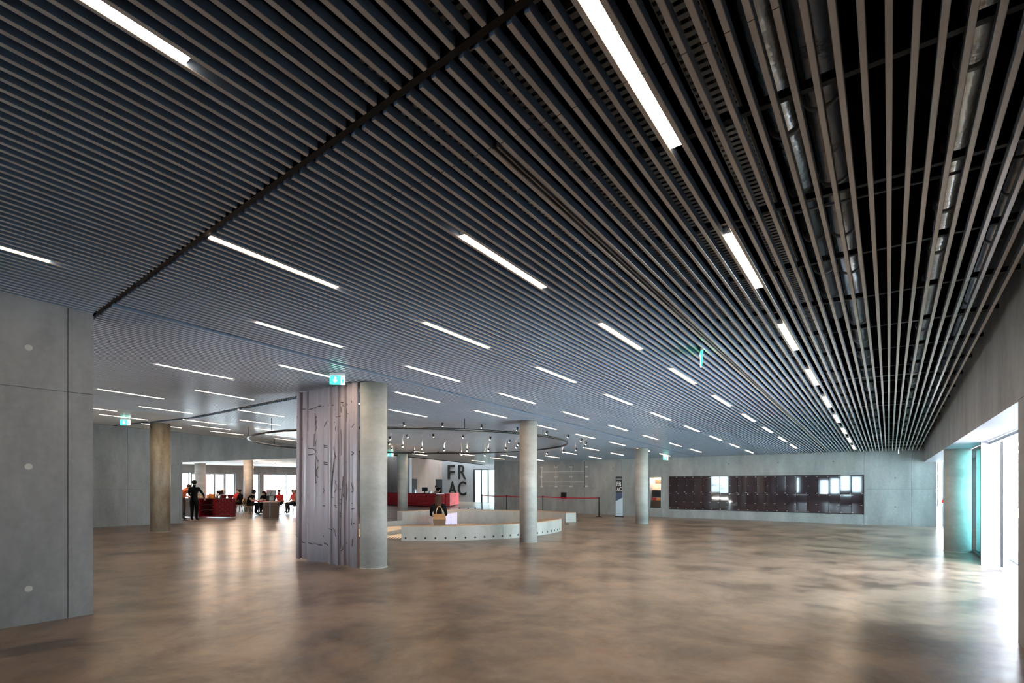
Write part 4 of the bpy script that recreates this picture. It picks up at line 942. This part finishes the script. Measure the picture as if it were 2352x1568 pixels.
# ------------------------------------------------------------------ people
def seg_dist(p, a, b):
    ab = b-a; t = max(0, min(1, (p-a).dot(ab)/max(ab.length_squared, 1e-9))); return (p-(a+ab*t)).length
def person(label, loc, rz, J, mats, hair, hair_mat, s=1.0, group=None):
    """J: joint -> (x, y, z), facing +y; one continuous skinned body"""
    t = thing('person', label, 'person', loc, rz, group)
    R = dict(pelvis=(.145,.11), belly=(.13,.10), chest=(.16,.115), neck0=(.068,.066), neck=(.060,.060), head=(.086,.098), crown=(.070,.080), nose=(.014,.014),
             shL=(.070,.070), shR=(.070,.070), elL=(.046,.046), elR=(.046,.046), wrL=(.030,.026), wrR=(.030,.026), paL=(.036,.020), paR=(.036,.020),
             hiL=(.108,.108), hiR=(.108,.108), knL=(.076,.076), knR=(.076,.076), anL=(.050,.050), anR=(.050,.050), toL=(.036,.030), toR=(.036,.030))
    E = [('pelvis','belly','top'),('belly','chest','top'),('chest','neck0','top'),('neck0','neck','skin'),('neck','head','skin'),('head','crown','skin'),('head','nose','skin')]
    for q in 'LR':
        E += [('chest','sh'+q,'top'),('sh'+q,'el'+q,'sleeve'),('el'+q,'wr'+q,'fore'),('wr'+q,'pa'+q,'skin'),('pelvis','hi'+q,'bottom'),('hi'+q,'kn'+q,'bottom'),('kn'+q,'an'+q,'shin'),('an'+q,'to'+q,'shoe')]
    P = {k: Vector(v)*s for k, v in J.items()}
    hv = (P['crown']-P['head']).normalized(); fw = Vector((0,1,0)) - hv*hv.y; fw.normalize()
    P.setdefault('nose', P['head'] + fw*0.095*s - hv*0.01*s)
    for q in 'LR':
        d = (P['wr'+q]-P['el'+q]).normalized(); P.setdefault('pa'+q, P['wr'+q] + d*0.085*s)
        side = d.cross(Vector((0,0,1))); side = side.normalized() if side.length > .05 else Vector((0,1,0)); up_ = side.cross(d)
        for i, (off, ln) in enumerate(((-.027,.060),(-.009,.075),(.009,.080),(.027,.070))):
            a = 'f%d%s' % (i, q); b = 'g%d%s' % (i, q)
            P[a] = P['pa'+q] + d*0.045*s + side*off*s; P[b] = P[a] + (d*0.8 - up_*0.45)*ln*s
            R[a] = (.010,.010); R[b] = (.008,.008); E += [('pa'+q, a, 'skin'), (a, b, 'skin')]
        a = 't'+q; P[a] = P['wr'+q] + d*0.06*s + side*(-.05)*s; R[a] = (.011,.011); E.append(('wr'+q, a, 'skin'))
    names = list(P); idx = {k: i for i, k in enumerate(names)}
    me = bpy.data.meshes.new('b'); me.from_pydata([tuple(P[k]) for k in names], [(idx[a], idx[b]) for a, b, _ in E], [])
    o = bpy.data.objects.new('b', me); COL.objects.link(o)
    md = o.modifiers.new('skin', 'SKIN'); md.use_smooth_shade = True
    for i, k in enumerate(names):
        sv = me.skin_vertices[0].data[i]; sv.radius = (R[k][0]*s, R[k][1]*s); sv.use_root = (k == 'pelvis')
    o.modifiers.new('sub', 'SUBSURF').levels = 1
    dg = bpy.context.evaluated_depsgraph_get(); dg.update()
    m2 = bpy.data.meshes.new_from_object(o.evaluated_get(dg)); bpy.data.objects.remove(o); bpy.data.meshes.remove(me)
    m2.name = 'body'; m2.materials.clear(); keys = ['top','bottom','skin','shoe','sleeve','fore','shin']
    for k in keys: m2.materials.append(M[mats[k]])
    for p in m2.polygons:
        c = p.center; best = min(E, key=lambda e: seg_dist(c, P[e[0]], P[e[1]]) - 0.5*(R[e[0]][0]+R[e[1]][0])*s); p.material_index = keys.index(best[2]); p.use_smooth = True
    link('body', m2, t)
    # hair
    hc = P['head']*0.45 + P['crown']*0.55 - fw*0.018*s; hb = MB()
    hb.ball(tuple(hc-fw*0.012*s), 0.096*s, 0.104*s, 0.094*s, 16, 10)
    if hair == 'long':
        bk = P['neck0'] - fw*0.075*s; hb.tube([tuple(hc-fw*0.03*s), tuple(P['neck']-fw*0.07*s), tuple(bk-Vector((0,0,0.10*s))), tuple(bk-Vector((0,0,0.17*s)))], [0.095*s,0.10*s,0.095*s,0.05*s], 14)
    if hair == 'bun': hb.ball(tuple(hc-fw*0.09*s+hv*0.07*s), 0.045*s)
    h_ = hb.build('hair', M[hair_mat], t)
    eb = MB()
    side = hv.cross(fw)
    for q in (-1, 1): eb.ball(tuple(P['head'] + fw*0.088*s + side*q*0.03*s + hv*0.025*s), 0.009*s, n=8, m=6)
    eb.build('eyes', M['hair_black'], t)
    return t
def mats(top, bottom, shoe='shoe', sleeve=None, fore='skin', shin=None): return dict(top=top, bottom=bottom, skin='skin', shoe=shoe, sleeve=sleeve or top, fore=fore, shin=shin or bottom)
STAND = dict(pelvis=(0,0,.95), belly=(0,0,1.12), chest=(0,.0,1.33), neck0=(0,-.01,1.47), neck=(0,.0,1.54), head=(0,.025,1.64), crown=(0,.015,1.715),
             shL=(-.19,-.01,1.41), shR=(.19,-.01,1.41), elL=(-.27,-.04,1.13), elR=(.27,-.04,1.13), wrL=(-.25,.10,.90), wrR=(.25,.10,.90),
             hiL=(-.09,0,.88), hiR=(.09,0,.88), knL=(-.10,.02,.48), knR=(.10,.02,.48), anL=(-.10,-.02,.08), anR=(.10,-.02,.08), toL=(-.12,.14,.035), toR=(.12,.14,.035))
SIT = dict(pelvis=(0,0,.10), belly=(0,.02,.26), chest=(0,.05,.46), neck0=(0,.06,.60), neck=(0,.075,.67), head=(0,.11,.76), crown=(0,.105,.84),
           shL=(-.18,.04,.54), shR=(.18,.04,.54), elL=(-.23,.10,.28), elR=(.23,.10,.28), wrL=(-.14,.32,.20), wrR=(.14,.32,.20),
           hiL=(-.09,.04,.09), hiR=(.09,.04,.09), knL=(-.11,.46,.09), knR=(.11,.46,.09), anL=(-.11,.42,-.36), anR=(.11,.42,-.36), toL=(-.12,.58,-.41), toR=(.12,.58,-.41))
def mod(base, **k): d = dict(base); d.update(k); return d
# seated woman on the bench, her back to the hall
pa = math.radians(-49); pr = 4.15
pxy = (C0[0]+pr*math.cos(pa), C0[1]+pr*math.sin(pa))
person('person with long brown hair and black top sitting on the curved bench', (pxy[0], pxy[1], 0.465), YAW+0.1,
       mod(SIT, knL=(-.11,.42,.06), knR=(.11,.42,.06), anL=(-.11,.44,-.52), anR=(.11,.44,-.52), toL=(-.12,.60,-.60), toR=(.12,.60,-.60)), mats('cl_black','cl_white','shoe','cl_black','skin'), 'long', 'hair_brown', 1.0)
bg = thing('tote_bag', 'tan and brown leather tote bag with pale straps on the curved bench', 'bag', (pxy[0]+0.16, pxy[1]-0.12, 0.44), YAW+0.15)
MB().hexa([(-0.17,-0.075,0),(0.17,-0.075,0),(0.16,0.075,0),(-0.16,0.075,0),(-0.19,-0.07,0.19),(0.19,-0.07,0.19),(0.19,0.07,0.19),(-0.19,0.07,0.19)]).build('lower_body', M['leather_dark'], bg)
MB().hexa([(-0.192,-0.072,0.185),(0.192,-0.072,0.185),(0.192,0.072,0.185),(-0.192,0.072,0.185),(-0.17,-0.045,0.34),(0.17,-0.045,0.34),(0.17,0.045,0.34),(-0.17,0.045,0.34)]).build('upper_body', M['leather'], bg)
for sx_ in (-0.052, 0.052):
    MB().tube([(-0.10,sx_,0.31),(-0.085,sx_*0.9,0.44),(-0.035,sx_*0.7,0.56),(0.035,sx_*0.7,0.56),(0.085,sx_*0.9,0.44),(0.10,sx_,0.31)],0.011,8).build('strap', M['strap'], bg)
# cafe visitors
person('person in black standing with one elbow out at the cafe counter', (-25.62, 10.5, 0), YAW+0.05, mod(STAND, elR=(.36,.05,1.14), wrR=(.30,.24,1.0), elL=(-.25,.06,1.14), wrL=(-.14,.22,1.08)), mats('cl_black','cl_black','shoe','cl_black','cl_black'), 'short', 'hair_black', 1.04)
person('person in an orange shirt bending forward at the cafe counter', (-27.0, 10.55, 0), YAW-0.5, mod(STAND, chest=(0,.10,1.30), neck0=(0,.17,1.42), neck=(0,.22,1.47), head=(0,.31,1.52), crown=(0,.33,1.60), shL=(-.19,.12,1.37), shR=(.19,.12,1.37), elL=(-.24,.22,1.12), elR=(.24,.22,1.12), wrL=(-.14,.42,1.02), wrR=(.14,.42,1.02)), mats('cl_orange','cl_brown','shoe','cl_orange','cl_orange'), 'short', 'hair_brown')
def chair(label, x, y, rz, group='cafe chairs'):
    t = thing('cafe_chair', label, 'chair', (x, y, 0), rz, group)
    MB().lathe([(0.0001,0.43),(0.19,0.43),(0.205,0.437),(0.205,0.452),(0.19,0.46),(0.0001,0.458)],20).build('seat', M['wood_chair'], t)
    V = []; F = []; n = 16
    mbk = MB(); pts = []
    for i in range(n):
        an = 2*PI*i/n; pts.append((0.19*math.cos(an), 0.145*math.sin(an)))
    for y_ in (-0.215, -0.198): V += [(px_, y_ - 0.25*px_*px_*-3.0*0.3 - 0.1*(pz), 0.70+pz) for px_, pz in pts]
    F = [tuple(range(n)), tuple(range(2*n-1,n-1,-1))] + [(i,n+i,n+(i+1)%n,(i+1)%n) for i in range(n)]
    mbk.add(V, F).build('backrest', M['wood_chair'], t)
    for sx_ in (-0.11,0.11): MB().tube([(sx_,-0.15,0.44),(sx_,-0.19,0.52),(sx_,-0.20,0.66)],0.010,6).build('back_support', M['dark_metal'], t)
    for sx_ in (-1,1):
        for sy_ in (-1,1): MB().tube([(sx_*0.12,sy_*0.12,0.43),(sx_*0.19,sy_*0.20,0.0)],0.011,6).build('leg', M['dark_metal'], t)
    return t
def table(label, x, y, rz=0, w=1.2, d=0.7):
    t = thing('cafe_table', label, 'table', (x, y, 0), rz)
    MB().bbox(-w/2,w/2,-d/2,d/2,0.72,0.75,0.012).build('tabletop', M['red'], t)
    for sx_ in (-w/2+0.25, w/2-0.25):
        MB().lathe([(0.03,0.02),(0.03,0.72)],12,sx_,0).build('pedestal', M['dark_metal'], t)
        MB().lathe([(0.22,0),(0.22,0.012),(0.04,0.025)],20,sx_,0).build('foot_plate', M['dark_metal'], t)
    return t
def sitter(label, x, y, rz, m, hair, hm, chairlabel, J=None):
    chair(chairlabel, x, y, rz); dx, dy = 0.02*math.sin(rz), -0.02*math.cos(rz)
    person(label, (x+dx, y+dy, 0.48), rz, J or SIT, m, hair, hm, 1.0)
LEAN = mod(SIT, belly=(0,.05,.25), chest=(0,.14,.43), neck0=(0,.20,.55), neck=(0,.24,.60), head=(0,.31,.67), crown=(0,.34,.745), shL=(-.18,.15,.50), shR=(.18,.15,.50), elL=(-.21,.30,.29), elR=(.21,.30,.29), wrL=(-.10,.48,.33), wrR=(.10,.48,.33))
TY = YAW - 0.1
table('long red cafe table behind the menu lectern', -27.4, 14.95, YAW+0.12, 1.5, 0.7)
def off(x, y, u, v, r=YAW+0.12): return (x+u*math.cos(r)-v*math.sin(r), y+u*math.sin(r)+v*math.cos(r))
q = off(-27.4,14.95,-0.98,-0.18); sitter('person with bare shoulders and dark bun sitting at the red cafe table', q[0], q[1], YAW+0.12-PI/2, mats('cl_black','cl_black','shoe','skin','skin'), 'bun', 'hair_black', 'round-backed wooden chair under the person with bare shoulders', LEAN)
q = off(-27.4,14.95,-0.95,0.42); sitter('person with long dark hair in black at the red cafe table, beside the column', q[0], q[1], YAW+0.12-PI/2+0.2, mats('cl_black','cl_navy'), 'long', 'hair_brown', 'round-backed wooden chair beside the cafe column')
q = off(-27.4,14.95,-0.35,0.72); sitter('person with long dark hair leaning in at the far side of the red table', q[0], q[1], YAW+PI, mats('cl_black','cl_black'), 'long', 'hair_black', 'round-backed wooden chair on the window side of the red table', LEAN)
q = off(-27.4,14.95,0.35,0.75); sitter('person in a red top on the window side of the red cafe table', q[0], q[1], YAW+PI, mats('cl_red','cl_black'), 'short', 'hair_brown', 'round-backed wooden chair under the person in a red top')
q = off(-27.4,14.95,1.35,0.5); sitter('person in peach with reddish hair sitting beyond the menu lectern', q[0], q[1], YAW+PI/2+0.4, mats('cl_peach','cl_navy'), 'short', 'hair_blond', 'round-backed wooden chair beyond the menu lectern')
q = off(-27.4,14.95,0.95,1.4); sitter('person in red with black hair at a rear table beyond the lectern', q[0], q[1], YAW+2.6, mats('cl_red','cl_brown'), 'short', 'hair_black', 'round-backed wooden chair at the rear table beyond the lectern')
table('small red cafe table between counter and column', -30.9, 14.6, YAW, 0.8, 0.7)
q = off(-30.9,14.6,-0.55,0.1,YAW); sitter('person with blond hair in black sitting between counter and cafe column', q[0], q[1], YAW-PI/2, mats('cl_black','cl_navy'), 'short', 'hair_blond', 'round-backed wooden chair next to the tiled counter')
q = off(-30.9,14.6,0.05,0.72,YAW); sitter('person in a red shirt facing the hall behind the small cafe table', q[0], q[1], YAW+PI, mats('cl_red','cl_white'), 'short', 'hair_brown', 'round-backed wooden chair behind the small cafe table')
q = off(-30.9,14.6,0.62,-0.05,YAW); sitter('person in dark clothes at the small table half hidden by the cafe column', q[0], q[1], YAW+PI/2, mats('cl_black','cl_black'), 'short', 'hair_black', 'round-backed wooden chair half hidden by the cafe column')
chair('empty round-backed wooden chair close to the lectern side', *off(-27.4,14.95,1.9,-0.1), YAW+0.3)
chair('empty round-backed wooden chair near the curtain edge', *off(-27.4,14.95,1.55,1.15), YAW-0.5)
# things on the red table
for i,(u,v,lab) in enumerate(((0.1,-0.1,'clear glass bottle on the long red table'),(0.2,0.1,'clear carafe on the long red table'))):
    q = off(-27.4,14.95,u,v); tag(MB().lathe([(0.032,0),(0.036,0.02),(0.036,0.15),(0.013,0.21),(0.013,0.27)] if i == 0 else [(0.05,0),(0.06,0.03),(0.05,0.12),(0.025,0.18),(0.04,0.24)],14).build('bottle' if i == 0 else 'carafe', M['clear_glass']), lab, 'bottle' if i == 0 else 'carafe').location = (q[0], q[1], 0.75)
for i,(u,v) in enumerate(((-0.35,-0.1),(0.45,-0.05),(-0.1,0.2))):
    q = off(-27.4,14.95,u,v); tag(MB().lathe([(0.05,0),(0.11,0.012),(0.115,0.018),(0.05,0.008)],18).build('plate', M['white']), 'small white plate on the long red table', 'plate', 'plates on the red table').location = (q[0], q[1], 0.75)

# menu lectern
lt = thing('menu_lectern', 'brown wooden menu lectern with sloped sheets standing at the cafe opening', 'lectern', (-24.9, 13.75, 0), YAW+0.12)
MB().hexa([(-0.37,-0.2,0.0),(0.30,-0.2,0.0),(0.30,0.2,0.0),(-0.37,0.2,0.0),(-0.34,-0.2,0.76),(0.34,-0.2,0.76),(0.34,0.2,0.76),(-0.34,0.2,0.76)]).build('cabinet', M['wood_dark'], lt)
MB().box(-0.012,0.012,-0.21,-0.2,0,0.76).build('front_strip', M['metal'], lt)
MB().bbox(-0.36,0.36,-0.22,0.22,0.76,0.79,0.008).build('worktop', M['oak'], lt)
MB().hexa([(-0.22,-0.14,0.82),(0.22,-0.14,0.82),(0.22,-0.12,0.82),(-0.22,-0.12,0.82),(-0.26,0.10,1.36),(0.18,0.10,1.36),(0.18,0.12,1.36),(-0.26,0.12,1.36)]).build('sloped_board', M['black'], lt)
def onboard(u0,u1,v0,v1):
    f = lambda u,v: (u-0.04*v, -0.146+0.24*v, 0.82+0.54*v); return [f(u0,v0),f(u1,v0),f(u1,v1),f(u0,v1)]
for u0,u1,v0,v1 in ((-0.20,-0.01,0.5,0.94),(0.01,0.20,0.5,0.94),(-0.06,0.15,0.05,0.45)): MB().add(onboard(u0,u1,v0,v1),[(0,1,2,3)]).build('menu_sheet', M['paper'], lt)
MB().box(-0.02,0.02,-0.13,-0.05,0.78,0.86).build('board_foot', M['metal'], lt)

# cafe counter with red tiles
cn = thing('cafe_counter', 'dark red tiled cafe counter with open shelves and a curved foot', 'counter', (-26.9, 12.1, 0), YAW)
MB().box(-0.15,0.74,0.0,0.28,0.03,0.94).build('tiled_block', M['tile_one'], cn)
def ctile(x0, x1, z0, z1, y): return MB().bbox(x0+0.004,x1-0.004,y-0.012,y,z0+0.004,z1-0.004,0.003).build('tile', M['tile_one'], cn)
rows = 8
for r in range(rows):
    z0 = 0.04+r*0.11; x = -0.15; sh_ = 0.0 if r % 2 == 0 else 0.13
    cuts = [-0.15] + [c for c in (-0.15+0.26-sh_, -0.15+0.52-sh_, -0.15+0.78-sh_) if -0.15 < c < 0.74] + [0.74]
    for c0, c1 in zip(cuts[:-1], cuts[1:]): ctile(c0, c1, z0, z0+0.11, 0.0)
MB().box(-0.95,-0.88,-0.02,0.5,0.03,0.94).box(-0.23,-0.15,-0.02,0.5,0.03,0.94).box(-0.88,-0.23,0.45,0.5,0.03,0.94).box(-0.88,-0.23,0,0.5,0.03,0.1).box(-0.88,-0.23,0.0,0.5,0.90,0.94).build('shelf_case', M['tile_one'], cn)
for z in (0.36, 0.62): MB().box(-0.88,-0.23,0.02,0.45,z,z+0.02).build('shelf', M['metal'], cn)
MB().prism([(-1.9,0.1),(-0.95,-0.04),(-0.15,-0.04),(0.76,-0.03),(0.76,0.30),(0.05,0.62),(-0.2,0.75),(-1.9,0.75)],0.94,0.97).build('worktop', M['wood_dark'], cn)
MB().box(-1.85,-0.95,0.12,0.7,0.03,0.94).build('left_block', M['metal'], cn)
def on_counter(o, u, v, z=0.97):
    q = off(-26.9,12.1,u,v,YAW); o.location = (q[0], q[1], z); o.rotation_euler[2] = YAW; return o
m_ = monitor('black cash register monitor on the tiled cafe counter', (0,0,0), 0, 0.36, 0.26); on_counter(m_, -0.15, 0.45)
for i, (u, mt) in enumerate(((0.22,'red'),(0.55,'red'))):
    t = thing('serving_bowl', 'glossy red serving bowl on the cafe counter, %s' % ('next to the cash register' if i == 0 else 'at the end of the counter'), 'bowl'); on_counter(t, u, 0.13)
    MB().lathe([(0.0001,0.005),(0.10,0.0),(0.11,0.01),(0.15,0.14),(0.155,0.16),(0.14,0.16),(0.10,0.02),(0.0001,0.02)],24).build('bowl', M['tile_one'], t)
    MB().lathe([(0.153,0.155),(0.16,0.16),(0.153,0.166),(0.146,0.16)],24).build('rim', M['print_white'], t)
t = thing('card_terminal', 'black card terminal tilted on the cafe counter', 'card terminal'); on_counter(t, -0.12, 0.12)
MB().hexa([(-0.06,-0.05,0),(0.06,-0.05,0),(0.06,0.05,0),(-0.06,0.05,0),(-0.05,0.05,0.22),(0.07,0.05,0.22),(0.07,0.08,0.21),(-0.05,0.08,0.21)]).build('case', M['screen'], t); MB().box(-0.035,0.045,-0.03,-0.02,0.06,0.1).build('keypad', M['paper'], t)
for i,(u,v,mt,lab) in enumerate(((-0.42,0.3,'orange','orange snack packet standing on the cafe counter'),(-0.62,0.5,'leather','tan carton standing on the cafe counter'))):
    o = MB().bbox(-0.09,0.09,-0.05,0.05,0,0.2,0.012).build('snack_packet', M[mt]); tag(o, lab, 'packet'); on_counter(o, u, v)
for i in range(6):
    t = thing('storage_jar', 'small jar in the row along the cafe counter', 'jar', group='jars on the cafe counter'); on_counter(t, -1.55+i*0.17, 0.35)
    MB().lathe([(0.05,0),(0.055,0.02),(0.055,0.11),(0.045,0.125)],14).build('glass_body', M['strap'], t); MB().lathe([(0.05,0.125),(0.05,0.15),(0.0001,0.152)],14).build('lid', M['wood_dark'], t)
V = []
for f in range(5):
    x, y = -26.05-0.94*f/4, 10.25-0.68*f/4
    for z in (0.935, 0.985): V.append((x, y, z-0.02*4*(f/4)*(1-f/4)))
o = MB().add(V, [(2*q, 2*q+2, 2*q+3, 2*q+1) for q in range(4)]).build('barrier_belt', M['belt']); o.modifiers.new('thickness','SOLIDIFY').thickness = 0.003
tag(o, 'short red queue belt behind the two people at the cafe counter', 'belt')
bpost(-26.05, 10.25, 'black queue barrier post behind the person in black at the cafe')
bpost(-26.99, 9.57, 'black queue barrier post behind the person in an orange shirt')

# receptionist behind the desk
person('person with dark hair leaning over behind the red reception desk', (-27.6, 28.55, 0), PI-0.2, mod(STAND, chest=(0,.14,1.28), neck0=(0,.24,1.36), neck=(0,.29,1.40), head=(0,.37,1.43), crown=(0,.41,1.50), shL=(-.19,.17,1.33), shR=(.19,.17,1.33), elL=(-.24,.25,1.10), elR=(.24,.25,1.10), wrL=(-.14,.42,1.06), wrR=(.14,.42,1.06)), mats('cl_black','cl_black','shoe','skin','skin'), 'bun', 'hair_brown')
# black floor sign by the first reception column
t = thing('floor_sign', 'small black floor sign standing near the concrete reception column', 'sign', (-22.9, 18.35, 0), YAW)
MB().hexa([(-0.2,-0.15,0),(0.2,-0.15,0),(0.2,-0.12,0),(-0.2,-0.12,0),(-0.2,0,0.72),(0.2,0,0.72),(0.2,0.02,0.72),(-0.2,0.02,0.72)]).build('front_board', M['black'], t)
MB().hexa([(-0.2,0.13,0),(0.2,0.13,0),(0.2,0.16,0),(-0.2,0.16,0),(-0.2,0.02,0.72),(0.2,0.02,0.72),(0.2,0.04,0.72),(-0.2,0.04,0.72)]).build('rear_board', M['black'], t)
